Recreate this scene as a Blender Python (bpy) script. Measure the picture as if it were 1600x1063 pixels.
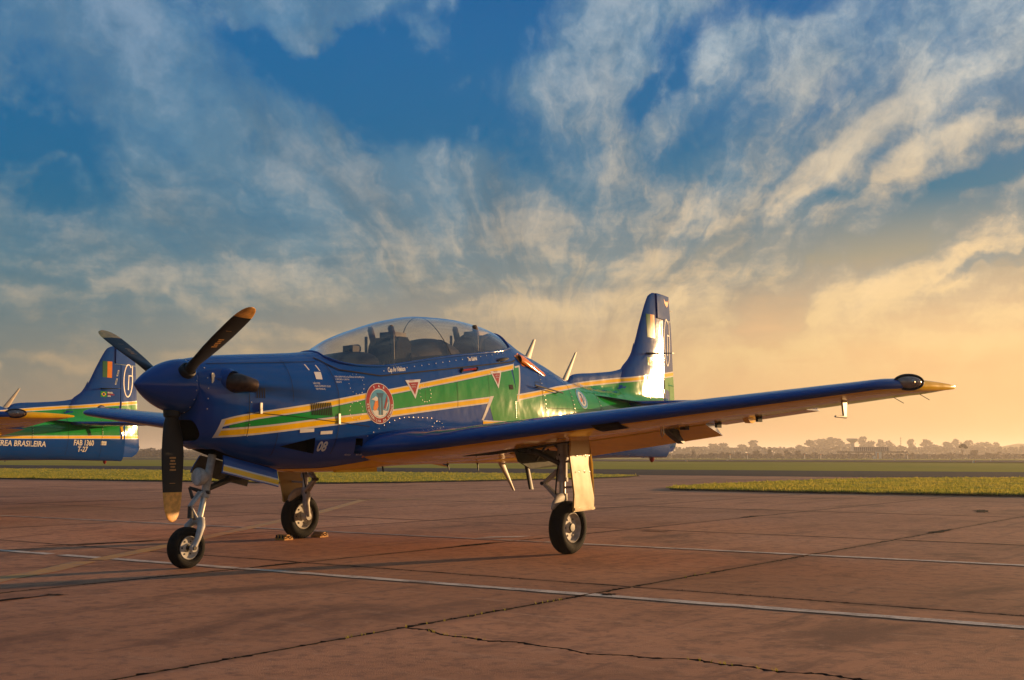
import bpy, bmesh, math, random
import numpy as np
from mathutils import Vector, Matrix, noise
R=math.radians
random.seed(7)
for o in list(bpy.data.objects): bpy.data.objects.remove(o)
scn=bpy.context.scene
COL=scn.collection
# World frame: X = to the aircraft's left (port), Y = aft, Z = up, metres. Spinner tip of the near aircraft above the origin.

# ------------------------------------------------------------------ camera
cam=bpy.data.cameras.new('camera'); camo=bpy.data.objects.new('camera',cam); COL.objects.link(camo)
cam.sensor_width=36.0; cam.lens=41.93; cam.clip_start=0.1; cam.clip_end=9000
YAW=-0.6226; PITCH=0.0953
fw=Vector((math.sin(YAW)*math.cos(PITCH),math.cos(YAW)*math.cos(PITCH),math.sin(PITCH)))
camo.location=(8.514,-6.348,0.997)
camo.rotation_euler=fw.to_track_quat('-Z','Y').to_euler()
scn.camera=camo

# ------------------------------------------------------------------ sun, sky, exposure
SUN_AZ=math.atan2(.352,.936)          # measured from aft (+Y) towards port (+X)
SUN_EL=R(5.4)
sun=bpy.data.lights.new('sun','SUN'); suno=bpy.data.objects.new('sun',sun); COL.objects.link(suno)
sun.energy=5.0; sun.angle=R(0.53); sun.color=(1.0,.60,.27)
sd=Vector((math.sin(SUN_AZ)*math.cos(SUN_EL),math.cos(SUN_AZ)*math.cos(SUN_EL),math.sin(SUN_EL)))
suno.rotation_euler=(-sd).to_track_quat('-Z','Y').to_euler()
suno.location=(30,60,20)
scn.view_settings.view_transform='Standard'; scn.view_settings.look='None'
scn.view_settings.exposure=0.85; scn.view_settings.gamma=1.0
scn.view_settings.use_curve_mapping=False
scn.cycles.max_bounces=8; scn.cycles.transparent_max_bounces=16
scn.cycles.use_denoising=True
scn.cycles.volume_bounces=0

def s2l(r,g,b):
    f=lambda c:(c/255/12.92) if c/255<=.04045 else ((c/255+.055)/1.055)**2.4
    return (f(r),f(g),f(b),1.0)
class NG:
    """small helper for building node graphs"""
    def __init__(s,nt): s.nt=nt; s.n=nt.nodes; s.l=nt.links
    def new(s,t,**k):
        nd=s.n.new(t)
        for a,v in k.items(): setattr(nd,a,v)
        return nd
    def put(s,sock,v):
        if isinstance(v,bpy.types.NodeSocket): s.l.new(v,sock)
        elif v is not None: sock.default_value=v
    def math(s,op,a,b=None,c=None,clamp=False):
        nd=s.new('ShaderNodeMath',operation=op,use_clamp=clamp)
        for i,v in enumerate((a,b,c)):
            if v is not None: s.put(nd.inputs[i],v)
        return nd.outputs[0]
    def vmath(s,op,a,b=None):
        nd=s.new('ShaderNodeVectorMath',operation=op)
        s.put(nd.inputs[0],a)
        if b is not None: s.put(nd.inputs[1],b)
        return nd.outputs['Value' if op in('LENGTH','DOT_PRODUCT') else 'Vector']
    def scale(s,a,f):
        nd=s.new('ShaderNodeVectorMath',operation='SCALE'); s.put(nd.inputs[0],a); s.put(nd.inputs['Scale'],f); return nd.outputs[0]
    def xyz(s,v):
        nd=s.new('ShaderNodeSeparateXYZ'); s.put(nd.inputs[0],v); return nd.outputs
    def comb(s,x,y,z):
        nd=s.new('ShaderNodeCombineXYZ')
        for i,v in enumerate((x,y,z)): s.put(nd.inputs[i],v)
        return nd.outputs[0]
    def noise(s,vec,scale=1,detail=4,rough=.5,dist=0,color=False,ntype=None):
        nd=s.new('ShaderNodeTexNoise')
        if vec is not None: s.put(nd.inputs['Vector'],vec)
        s.put(nd.inputs['Scale'],scale); s.put(nd.inputs['Detail'],detail); s.put(nd.inputs['Roughness'],rough); s.put(nd.inputs['Distortion'],dist)
        return nd.outputs['Color' if color else 'Fac']
    def ramp(s,fac,stops,interp='LINEAR'):
        nd=s.new('ShaderNodeValToRGB'); cr=nd.color_ramp; cr.interpolation=interp
        while len(cr.elements)<len(stops): cr.elements.new(.5)
        for e,(p,c) in zip(cr.elements,stops):
            e.position=p; e.color=c if isinstance(c,tuple) else (c,c,c,1)
        s.put(nd.inputs[0],fac); return nd.outputs[0]
    def mix(s,f,a,b,mode='MIX'):
        nd=s.new('ShaderNodeMix',data_type='RGBA',blend_type=mode)
        s.put(nd.inputs[0],f); s.put(nd.inputs[6],a); s.put(nd.inputs[7],b); return nd.outputs[2]
    def mapr(s,v,a,b,c=0,d=1,smooth=True):
        nd=s.new('ShaderNodeMapRange',interpolation_type='SMOOTHSTEP' if smooth else 'LINEAR')
        s.put(nd.inputs[0],v)
        for i,x in enumerate((a,b,c,d)): s.put(nd.inputs[i+1],x)
        return nd.outputs[0]

world=bpy.data.worlds.new('World'); scn.world=world; world.use_nodes=True
def build_sky():
    nt=world.node_tree; nt.nodes.clear(); g=NG(nt)
    tc=g.new('ShaderNodeTexCoord').outputs['Generated']
    d=g.vmath('NORMALIZE',tc)
    x,y,z=g.xyz(d)
    el=g.math('MULTIPLY',g.math('ARCSINE',z),180/math.pi)                    # degrees above horizon
    # azimuth in degrees around the middle of the photographed sky, + to the right
    c0,s0=math.cos(YAW),math.sin(YAW)
    fx=g.math('ADD',g.math('MULTIPLY',x,s0),g.math('MULTIPLY',y,c0))
    rx=g.math('ADD',g.math('MULTIPLY',x,c0),g.math('MULTIPLY',y,-s0))
    az=g.math('MULTIPLY',g.math('ARCTAN2',rx,fx),180/math.pi)
    P=g.comb(az,el,0.0)
    # ragged edges
    wn=g.noise(P,.16,4,.55,color=True)
    wn2=g.noise(P,.55,5,.6,color=True)
    W=g.vmath('ADD',P,g.vmath('ADD',g.scale(g.vmath('SUBTRACT',wn,(.5,.5,.5)),5.0),g.scale(g.vmath('SUBTRACT',wn2,(.5,.5,.5)),1.2)))
    # high cloud sheet seen in perspective: streets run away towards the horizon
    k=g.math('ADD',g.math('MAXIMUM',z,0.0),.035)
    ang=R(2.5); ca,sa=math.cos(ang),math.sin(ang)
    lon=g.math('DIVIDE',g.math('ADD',g.math('MULTIPLY',fx,ca),g.math('MULTIPLY',rx,sa)),k)
    lat=g.math('DIVIDE',g.math('SUBTRACT',g.math('MULTIPLY',rx,ca),g.math('MULTIPLY',fx,sa)),k)
    Q=g.comb(lat,lon,0.0)
    # the streets fan out from their vanishing point low over the field
    da=g.math('ADD',az,-2.2); de=g.math('ADD',el,-.3)
    wv=g.scale(g.vmath('SUBTRACT',g.noise(P,.14,5,.55,color=True),(.5,.5,.5)),7.0)
    wx,wy,_w=g.xyz(wv)
    da=g.math('ADD',da,wx); de=g.math('ADD',de,wy)
    rad=g.math('SQRT',g.math('ADD',g.math('ADD',g.math('MULTIPLY',da,da),g.math('MULTIPLY',de,de)),30.0))
    phi=g.math('ARCTAN2',de,da)
    n1=g.noise(g.comb(g.math('MULTIPLY',phi,2.6),g.math('MULTIPLY',rad,.075),3.0),1.0,5,.58)      # broad streets
    n2=g.noise(g.comb(g.math('MULTIPLY',phi,9.5),g.math('MULTIPLY',rad,.15),7.0),1.0,8,.60)      # fibres
    n4=g.noise(g.vmath('ADD',P,g.scale(wn2,1.5)),.95,8,.66)                                       # mottled texture
    n3=g.noise(W,.24,9,.60)
    fade=g.mapr(el,1.5,9.5)
    dens=g.math('ADD',g.math('MULTIPLY',g.math('SUBTRACT',n1,.5),1.9),g.math('MULTIPLY',g.math('MULTIPLY',g.math('SUBTRACT',n2,.5),1.7),g.mapr(rad,9.0,20.0,.12,1.0)))
    dens=g.math('ADD',dens,g.math('MULTIPLY',g.math('SUBTRACT',n4,.5),.42))
    dens=g.math('MULTIPLY',dens,fade)
    dens=g.math('ADD',dens,g.math('MULTIPLY',g.math('SUBTRACT',n3,.5),1.0))
    # low banked layers, flattened by the grazing view
    lay=g.noise(g.vmath('ADD',g.comb(g.math('MULTIPLY',az,.085),g.math('MULTIPLY',el,.42),5.0),g.scale(g.vmath('SUBTRACT',wn2,(.5,.5,.5)),.25)),1.0,9,.62)
    win=g.math('MULTIPLY',g.mapr(el,2.5,5.5),g.mapr(el,15.0,9.0))
    dens=g.math('ADD',dens,g.math('MULTIPLY',g.math('MULTIPLY',g.math('SUBTRACT',lay,.5),2.6),win))
    dens=g.math('ADD',dens,SKY_BIAS)
    def blob(bx,by,sx,sy,rot):
        mp=g.new('ShaderNodeMapping',vector_type='TEXTURE')
        mp.inputs['Location'].default_value=(bx,by,0); mp.inputs['Rotation'].default_value=(0,0,R(rot)); mp.inputs['Scale'].default_value=(sx,sy,1)
        g.l.new(W,mp.inputs[0])
        gt=g.new('ShaderNodeTexGradient',gradient_type='SPHERICAL'); g.l.new(mp.outputs[0],gt.inputs[0])
        return g.mapr(gt.outputs['Fac'],0,.75)
    bright=None
    for (px,py,ax,ay,rot,amp,lit) in SKY_BLOBS:
        bx,by=(px-800)/32.5,(709-py)/32.5
        b=blob(bx,by,ax*1.45/32.5,ay*1.45/32.5,-rot)
        if amp: dens=g.math('ADD',dens,g.math('MULTIPLY',b,amp))
        if lit: bright=g.math('MULTIPLY',b,lit) if bright is None else g.math('ADD',bright,g.math('MULTIPLY',b,lit))
    cov=g.mapr(dens,-.62,.74)
    thick=g.mapr(dens,.20,1.3)
    # clear air
    t=g.math('DIVIDE',el,24.0,clamp=True)
    right=g.mapr(az,-24,26)
    cl=g.ramp(t,[(0,s2l(150,124,98)),(.10,s2l(132,122,104)),(.22,s2l(90,116,122)),(.36,s2l(24,106,136)),(.55,s2l(0,101,146)),(.8,s2l(0,100,156)),(1,s2l(0,92,152))])
    cr=g.ramp(t,[(0,s2l(250,182,118)),(.12,s2l(250,192,130)),(.25,s2l(252,200,140)),(.38,s2l(170,160,134)),(.5,s2l(36,114,142)),(.66,s2l(0,104,152)),(.85,s2l(0,100,158)),(1,s2l(0,92,154))])
    clear=g.mix(right,cl,cr)
    # cloud: grey-blue body, warm where the low sun reaches it
    body_l=g.ramp(t,[(0,s2l(160,132,104)),(.15,s2l(130,130,118)),(.3,s2l(98,126,134)),(.5,s2l(84,126,150)),(.75,s2l(80,126,160)),(1,s2l(80,128,166))])
    body_r=g.ramp(t,[(0,s2l(252,192,124)),(.2,s2l(250,200,136)),(.35,s2l(142,148,142)),(.5,s2l(100,130,146)),(.7,s2l(92,132,158)),(1,s2l(96,138,168))])
    body=g.mix(right,body_l,body_r)
    lit_l=g.ramp(t,[(0,s2l(196,160,120)),(.2,s2l(196,170,132)),(.35,s2l(176,172,160)),(.55,s2l(134,156,172)),(.8,s2l(132,160,186)),(1,s2l(140,168,194))])
    lit_r=g.ramp(t,[(0,s2l(254,204,134)),(.2,s2l(255,214,148)),(.4,s2l(246,212,162)),(.6,s2l(228,210,180)),(.8,s2l(192,200,200)),(1,s2l(190,200,206))])
    litc=g.mix(right,lit_l,lit_r)
    lf=g.math('MULTIPLY',g.math('ADD',g.math('MULTIPLY',g.math('SUBTRACT',n4,.5),.95),g.math('ADD',g.math('MULTIPLY',g.math('SUBTRACT',n2,.5),1.7),g.math('MULTIPLY',g.math('SUBTRACT',n3,.5),.9))),g.math('ADD',.35,g.math('MULTIPLY',fade,.65)))
    lf=g.math('ADD',lf,g.math('MULTIPLY',g.math('MULTIPLY',g.math('SUBTRACT',lay,.48),1.6),win))
    lf=g.math('ADD',lf,g.math('MULTIPLY',thick,.20))
    lf=g.math('ADD',lf,g.math('MULTIPLY',g.math('SUBTRACT',right,.40),.30))
    if bright is not None: lf=g.math('ADD',lf,g.math('MULTIPLY',bright,.62))
    lf=g.mapr(g.math('ADD',lf,.08),-.15,1.15)
    cloud=g.mix(lf,body,litc)
    # thicker rolls of the sheet are darker underneath
    roll=g.noise(g.comb(g.math('MULTIPLY',phi,4.2),g.math('MULTIPLY',rad,.13),11.0),1.0,6,.6)
    rv=g.math('ADD',1.0,g.math('MULTIPLY',g.math('MULTIPLY',g.math('SUBTRACT',roll,.5),.8),fade))
    hs=g.new('ShaderNodeHueSaturation'); g.put(hs.inputs['Value'],rv); g.l.new(cloud,hs.inputs['Color']); cloud=hs.outputs[0]
    col=g.mix(g.math('MULTIPLY',cov,.96),clear,cloud)
    # brighter air round the low sun, out of frame to the right
    sdot=g.vmath('DOT_PRODUCT',d,tuple(sd))
    glow=g.math('POWER',g.math('MAXIMUM',sdot,0.0),14.0)
    col=g.mix(1.0,col,g.mix(glow,(0,0,0,1),(.50,.28,.10,1)),'ADD')
    sky=g.new('ShaderNodeTexSky',sky_type='NISHITA'); sky.sun_disc=False
    sky.sun_elevation=SUN_EL; sky.sun_rotation=SUN_AZ
    # Nishita tints the air a little; the sky itself is written as radiance times ten for a strength of 0.1
    col=g.mix(1.0,g.mix(1.0,col,(10*SKY_GAIN,10*SKY_GAIN,10*SKY_GAIN,1),'MULTIPLY'),g.mix(1.0,sky.outputs[0],(.012,.012,.012,1),'MULTIPLY'),'ADD')
    # below the horizon: the same land colour as the ground
    col=g.mix(g.mapr(el,-1.5,-.2),(1.0,.6,.42,1),col)
    bg=g.new('ShaderNodeBackground'); g.l.new(col,bg.inputs[0]); bg.inputs[1].default_value=.1
    out=g.new('ShaderNodeOutputWorld'); g.l.new(bg.outputs[0],out.inputs[0])
    world.cycles.sampling_method='MANUAL'; world.cycles.sample_map_resolution=512
SKY_BIAS=.40; SKY_GAIN=.535
# cloud masses and clear gaps of this sky: where (in 1/32.5 degree), half sizes, tilt, more or less cloud, more or less lit
SKY_BLOBS=[
 (590,130,280,85,24,-1.7,0),(770,40,150,70,0,-1.1,0),(60,250,150,90,35,-1.4,0),(320,20,80,50,20,-.4,0),
 (1035,135,95,32,-48,-1.2,0),(1180,30,190,36,-14,-.8,0),(500,438,60,22,10,-.9,0),(1270,185,190,26,-32,-.6,0),
 (820,290,150,46,25,-.35,-.2),(1050,260,120,36,-45,-.6,0),(1110,385,150,17,-33,-1.1,-.1),(1470,338,190,20,-25,-1.4,-.3),(1290,330,140,14,-27,-.5,0),
 (330,205,380,46,34,.7,.15),(205,60,110,50,38,.5,.40),(450,25,60,36,20,.7,.3),(925,90,150,90,-42,.75,.40),
 (1330,120,420,46,-34,.5,.15),(1300,270,260,34,-28,.55,.45),(1590,215,110,36,-24,.5,.45),(1430,290,240,26,-25,.5,.4),
 (1330,425,230,22,-19,-.5,-.5),(1390,472,300,32,-19,.7,.7),(1530,447,100,7,-12,0,-.9),
 (1045,390,130,36,-42,.5,.35),(1560,20,90,36,-20,.5,.3),(870,440,240,50,6,.4,.25),(330,448,240,20,-4,.5,.55),
 (180,368,110,26,6,.3,.3),(690,350,220,80,20,.35,-.25),(420,560,420,80,0,.3,-.1),(950,500,300,44,0,.4,.4),
 (120,415,110,14,-5,.3,.4),(250,500,200,14,3,.2,.35),(90,520,120,18,2,.1,-.4),(840,370,60,80,-20,.4,.3),
 (1200,560,500,60,0,.2,.3),(1330,508,160,12,-14,.1,-.35),(1000,430,140,20,-10,.1,-.3),(1220,505,150,16,0,.3,.4),(800,490,160,18,0,.3,.45),
 (660,480,120,18,0,-.2,-.4),(40,600,24,16,0,.5,1.3),(620,250,260,90,15,.35,.0),(300,558,220,13,-2,.3,.35),(480,520,170,15,3,.3,.45),(100,572,140,11,0,.2,.3),(430,470,120,16,-6,.2,.35),(720,440,110,26,-10,.2,.3),(560,400,120,30,10,.2,.12),(150,470,200,22,2,.2,.05)]
build_sky()
HAZE=.00055
# ------------------------------------------------------------------ mesh helpers
class MB:
    def __init__(s): s.v=[]; s.f=[]; s.m=[]
    def add(s,vs,fs,m=0):
        b=len(s.v); s.v+= [tuple(v) for v in vs]; s.f+=[tuple(i+b for i in f) for f in fs]; s.m+=[m]*len(fs); return s
    def box(s,c,h,m=0,rot=None):
        vs=[Vector((sx*h[0],sy*h[1],sz*h[2])) for sx in(-1,1) for sy in(-1,1) for sz in(-1,1)]
        if rot is not None: vs=[rot@v for v in vs]
        vs=[v+Vector(c) for v in vs]
        return s.add(vs,[(0,1,3,2),(4,6,7,5),(0,4,5,1),(2,3,7,6),(0,2,6,4),(1,5,7,3)],m)
    def tube(s,pts,rad,n=12,m=0,caps=True,flat=1.0):
        pts=[Vector(p) for p in pts]; k=len(pts)
        if not hasattr(rad,'__len__'): rad=[rad]*k
        up=None; rings=[]
        for i in range(k):
            t=(pts[min(i+1,k-1)]-pts[max(i-1,0)]).normalized()
            if up is None:
                up=Vector((0,0,1)) if abs(t.z)<.9 else Vector((0,1,0))
            u=(up-t*up.dot(t)).normalized(); w=t.cross(u); up=u
            rings.append([pts[i]+(u*math.cos(2*math.pi*j/n)+w*flat*math.sin(2*math.pi*j/n))*rad[i] for j in range(n)])
        vs=[v for r in rings for v in r]; fs=[]
        for i in range(k-1):
            for j in range(n):
                a=i*n+j; b=i*n+(j+1)%n; fs.append((a,b,b+n,a+n))
        if caps: fs+= [tuple(range(n-1,-1,-1)),tuple((k-1)*n+j for j in range(n))]
        return s.add(vs,fs,m)
    def lathe(s,prof,origin,axis,n=32,m=0,caps=False):
        """prof: (distance along axis, radius)"""
        ax=Vector(axis).normalized(); u=Vector((0,0,1)) if abs(ax.z)<.9 else Vector((0,1,0))
        u=(u-ax*u.dot(ax)).normalized(); w=ax.cross(u); o=Vector(origin)
        vs=[];fs=[]
        for (t,r) in prof:
            for j in range(n):
                a=2*math.pi*j/n; vs.append(o+ax*t+(u*math.cos(a)+w*math.sin(a))*r)
        for i in range(len(prof)-1):
            for j in range(n):
                a=i*n+j; b=i*n+(j+1)%n; fs.append((a,b,b+n,a+n))
        if caps: fs+=[tuple(range(n-1,-1,-1)),tuple((len(prof)-1)*n+j for j in range(n))]
        return s.add(vs,fs,m)
    def prism(s,poly,axis,t0,t1,m=0):
        """poly of 2-D points; axis 'x','y','z' is the extrusion direction"""
        def P(a,b,t): return {'x':(t,a,b),'y':(a,t,b),'z':(a,b,t)}[axis]
        n=len(poly); vs=[P(a,b,t0) for a,b in poly]+[P(a,b,t1) for a,b in poly]
        fs=[tuple(range(n-1,-1,-1)),tuple(range(n,2*n))]+[(i,(i+1)%n,(i+1)%n+n,i+n) for i in range(n)]
        return s.add(vs,fs,m)
    def loft(s,rings,m=0,caps=True,closed=True):
        n=len(rings[0]); vs=[v for r in rings for v in r]; fs=[]
        for i in range(len(rings)-1):
            for j in range(n if closed else n-1):
                a=i*n+j; b=i*n+(j+1)%n; fs.append((a,b,b+n,a+n))
        if caps: fs+=[tuple(range(n-1,-1,-1)),tuple((len(rings)-1)*n+j for j in range(n))]
        return s.add(vs,fs,m)
def mesh_of(name,mb,mats,smooth=35,fix=True):
    me=bpy.data.meshes.new(name); me.from_pydata([tuple(v) for v in mb.v],[],mb.f)
    for m in (mats if isinstance(mats,(list,tuple)) else [mats]): me.materials.append(m)
    if any(mb.m): me.polygons.foreach_set('material_index',mb.m)
    if fix:
        bm=bmesh.new(); bm.from_mesh(me); bmesh.ops.remove_doubles(bm,verts=bm.verts,dist=1e-5)
        bmesh.ops.recalc_face_normals(bm,faces=bm.faces); bm.to_mesh(me); bm.free()
    if smooth:
        me.polygons.foreach_set('use_smooth',[True]*len(me.polygons)); me.set_sharp_from_angle(angle=R(smooth))
    me.update(); return me
def link(name,me,parent=None,loc=None):
    o=bpy.data.objects.new(name,me); COL.objects.link(o)
    if parent is not None: o.parent=parent
    if loc is not None: o.location=loc
    return o
def obj(name,mb,mats,parent=None,smooth=35,loc=None,fix=True): return link(name,mesh_of(name,mb,mats,smooth,fix),parent,loc)
def thing(name,label,cat,loc=(0,0,0),rotz=0,group=None):
    o=bpy.data.objects.new(name,None); COL.objects.link(o); o.empty_display_size=.3
    o.location=loc; o.rotation_euler=(0,0,rotz); return tag(o,label,cat,group)
def tag(o,label,cat,group=None):
    o['label']=label; o['category']=cat
    if group: o['group']=group
    return o
def struct(o): o['kind']='structure'; return o
def stuff(o): o['kind']='stuff'; return o
def dup(o,parent=None):
    c=o.copy(); COL.objects.link(c); c.parent=parent
    for ch in list(o.children): dup(ch,c)
    return c

# ------------------------------------------------------------------ materials
def mat(name):
    m=bpy.data.materials.new(name); m.use_nodes=True; nt=m.node_tree
    return m,NG(nt),nt.nodes['Principled BSDF']
def plain(name,col,rough=.5,metal=0,spec=None,var=.12,scale=12,bump=0):
    m,g,b=mat(name)
    tc=g.new('ShaderNodeTexCoord').outputs['Object']
    n=g.noise(tc,scale,4,.6)
    c=g.mix(g.mapr(n,.3,.7),tuple(x*(1-var) for x in col)+(1,),tuple(min(1,x*(1+var)) for x in col)+(1,))
    g.put(b.inputs['Base Color'],c); b.inputs['Metallic'].default_value=metal
    g.put(b.inputs['Roughness'],g.math('ADD',rough-.06,g.math('MULTIPLY',g.noise(tc,scale*.4,3,.5),.12)))
    if spec is not None: b.inputs['Specular IOR Level'].default_value=spec
    if bump:
        bp=g.new('ShaderNodeBump'); bp.inputs['Strength'].default_value=bump; bp.inputs['Distance'].default_value=.01
        g.l.new(g.noise(tc,scale*3,3,.5),bp.inputs['Height']); g.l.new(bp.outputs[0],b.inputs['Normal'])
    return m
def paint(name,col,rough=.11,soot=False,dirt=.35,coat=0,dent=.20,spec=.5):
    """aircraft paint: satin gloss over slightly dented skin, with fine grime"""
    m,g,b=mat(name)
    tc=g.new('ShaderNodeTexCoord').outputs['Object']
    n=g.noise(tc,5,6,.65); n2=g.noise(g.vmath('MULTIPLY',tc,(1,.35,6)),4,5,.6)
    f=g.math('MULTIPLY',g.mapr(g.math('ADD',g.math('MULTIPLY',n,.5),g.math('MULTIPLY',n2,.5)),.42,.72),dirt)
    dirtc=tuple(x*.45+.02 for x in col)
    c=g.mix(f,tuple(col)+(1,),dirtc+(1,))
    if soot:   # exhaust soot washed back along the cowling
        _x,yy,zz=g.xyz(tc); t=g.math('SUBTRACT',yy,.98)
        hw=g.math('ADD',.05,g.math('MULTIPLY',t,.06)); dz=g.math('ABSOLUTE',g.math('SUBTRACT',zz,g.math('SUBTRACT',1.585,g.math('MULTIPLY',t,.05))))
        k=g.math('MULTIPLY',g.mapr(g.math('DIVIDE',dz,hw),1.2,.2),g.math('MULTIPLY',g.mapr(t,.0,.08),g.mapr(t,1.3,.1)))
        c=g.mix(g.math('MULTIPLY',k,g.math('ADD',.35,g.math('MULTIPLY',n2,.6))),c,(.008,.007,.007,1))
    g.put(b.inputs['Base Color'],c)
    g.put(b.inputs['Roughness'],g.math('ADD',rough-.02,g.math('MULTIPLY',n,.05)))
    b.inputs['Specular IOR Level'].default_value=spec; b.inputs['Coat Weight'].default_value=coat; b.inputs['Coat Roughness'].default_value=.06
    h=g.math('ADD',g.noise(g.vmath('MULTIPLY',tc,(1.6,1.6,1.2)),2.0,2,.5),g.math('MULTIPLY',g.noise(tc,6,2,.5),.22))
    bp=g.new('ShaderNodeBump'); bp.inputs['Strength'].default_value=dent; bp.inputs['Distance'].default_value=.05
    g.l.new(h,bp.inputs['Height']); g.l.new(bp.outputs[0],b.inputs['Normal']); g.l.new(bp.outputs[0],b.inputs['Coat Normal'])
    return m
M={}
M['blue']=paint('blue_paint',(.002,.045,.215),spec=.32,soot=True)
M['finblue']=paint('fin_blue_paint',(.002,.045,.215),spec=.32,rough=.075,dent=.12)
M['green']=paint('green_paint',(.008,.215,.030))
M['yellow']=paint('yellow_paint',(.74,.41,.006),rough=.10,spec=.3)
M['white']=paint('white_paint',(.52,.48,.43),dirt=.15)
M['door']=paint('cream_yellow_paint',(.44,.27,.05),rough=.3,dent=.1)
M['letter']=plain('white_lettering',(.55,.52,.48),.16,var=.05)
M['darkletter']=plain('dark_print',(.03,.03,.03),.5)
M['red']=plain('red_print',(.26,.016,.014),.16,var=.08)
M['orange']=plain('orange_print',(.62,.17,.012),.16,var=.08)
M['skyblue']=plain('light_blue_print',(.07,.25,.36),.16,var=.08)
M['slate']=plain('slate_print',(.05,.10,.14),.16,var=.2)
M['flaggreen']=plain('dark_green_print',(.03,.10,.03),.16,var=.1)
M['black']=plain('black_paint',(.006,.006,.007),.5,spec=.3,var=.2)
M['bladeyellow']=plain('worn_yellow_tip',(.62,.30,.06),.45,var=.25,scale=20)
M['bladetext']=plain('faded_orange_print',(.35,.17,.04),.5,var=.3,scale=60)
M['rubber']=plain('tyre_rubber',(.006,.0055,.005),.85,spec=.15,var=.3,scale=25,bump=.1)
M['alu']=plain('bare_metal',(.48,.46,.43),.34,metal=.85,var=.15)
M['greypaint']=plain('grey_gear_paint',(.36,.34,.31),.6,var=.2,scale=18)
M['darkmetal']=plain('dark_metal',(.05,.048,.045),.45,metal=.6,var=.3)
M['exhaust']=plain('burnt_exhaust_metal',(.060,.036,.026),.42,metal=.75,var=.45,scale=18)
M['well']=plain('gear_well_primer',(.07,.075,.06),.6,var=.3)
M['cockpit']=plain('cockpit_dark_grey',(.008,.0085,.010),.65,spec=.15,var=.3)
M['seat']=plain('seat_dark_cloth',(.010,.010,.010),.8,spec=.1,var=.4,scale=30)
M['strap']=plain('brown_harness',(.10,.055,.03),.75,var=.2)
M['seam']=plain('seam_shadow_gap',(.008,.008,.010),.8,spec=.1,var=.1)
M['hole']=plain('dark_duct_lining',(.006,.006,.007),.8,spec=.1,var=.1)
M['chock']=plain('yellow_chock_paint',(.42,.19,.02),.7,var=.35,scale=30)
def glassmat(name,tint,rough=.02,ior=1.45,boost=1.0):
    m=bpy.data.materials.new(name); m.use_nodes=True; nt=m.node_tree; nt.nodes.clear(); g=NG(nt)
    tr=g.new('ShaderNodeBsdfTransparent'); tr.inputs[0].default_value=tint
    gl=g.new('ShaderNodeBsdfGlossy'); gl.inputs['Roughness'].default_value=rough; gl.inputs[0].default_value=(1,1,1,1)
    ge=g.new('ShaderNodeNewGeometry')
    cs=g.math('ABSOLUTE',g.vmath('DOT_PRODUCT',ge.outputs['Normal'],ge.outputs['Incoming']))
    f0=((ior-1)/(ior+1))**2
    fr=g.math('ADD',f0,g.math('MULTIPLY',1-f0,g.math('POWER',g.math('SUBTRACT',1.0,cs,clamp=True),5.0)))
    mx=g.new('ShaderNodeMixShader'); g.l.new(g.math('MULTIPLY',fr,boost,clamp=True),mx.inputs[0])
    g.l.new(tr.outputs[0],mx.inputs[1]); g.l.new(gl.outputs[0],mx.inputs[2])
    out=g.new('ShaderNodeOutputMaterial'); g.l.new(mx.outputs[0],out.inputs[0]); return m
M['canopy']=glassmat('canopy_acrylic',(.85,.82,.77,1),.08,1.5,2.1)
M['lens']=glassmat('lamp_glass',(.80,.74,.70,1),.08,1.5,1.2)
# ------------------------------------------------------------------ shape of the airframe
# ---- fuselage sections: aft distance, top, bottom, half width, height of widest line, upper and lower roundness
ST=[(0.50,1.835,1.345,.245,1.590,2.0,2.0),
    (0.535,1.842,1.130,.258,1.580,2.0,2.3),
    (0.60,1.855,1.060,.282,1.565,2.0,2.5),
    (0.80,1.885,0.995,.332,1.530,2.0,2.5),
    (1.10,1.915,0.920,.380,1.475,2.05,2.45),
    (1.50,1.950,0.850,.425,1.420,2.15,2.4),
    (2.00,2.005,0.820,.455,1.400,2.2,2.35),
    (2.08,2.020,0.820,.458,1.400,2.2,2.35),
    (2.39,2.175,0.825,.466,1.400,2.1,2.35),
    (2.77,2.310,0.840,.472,1.400,2.05,2.4),
    (3.16,2.420,0.870,.475,1.400,2.0,2.5),
    (3.69,2.510,0.885,.475,1.400,2.0,2.5),
    (4.26,2.530,0.890,.472,1.400,2.0,2.5),
    (4.74,2.500,0.890,.466,1.400,2.0,2.5),
    (5.12,2.420,0.890,.456,1.400,2.0,2.45),
    (5.48,2.285,0.890,.444,1.400,1.95,2.4),
    (6.07,2.120,0.900,.412,1.410,1.85,2.3),
    (6.51,1.985,0.915,.380,1.420,1.85,2.2),
    (6.91,1.905,0.925,.348,1.430,1.9,2.2),
    (7.40,1.880,0.935,.305,1.430,2.0,2.2),
    (8.00,1.875,0.945,.250,1.430,2.0,2.2),
    (8.60,1.870,0.945,.190,1.430,2.0,2.2),
    (9.20,1.865,0.945,.130,1.430,2.0,2.2),
    (9.42,1.860,0.945,.112,1.430,2.0,2.2)]
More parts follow.
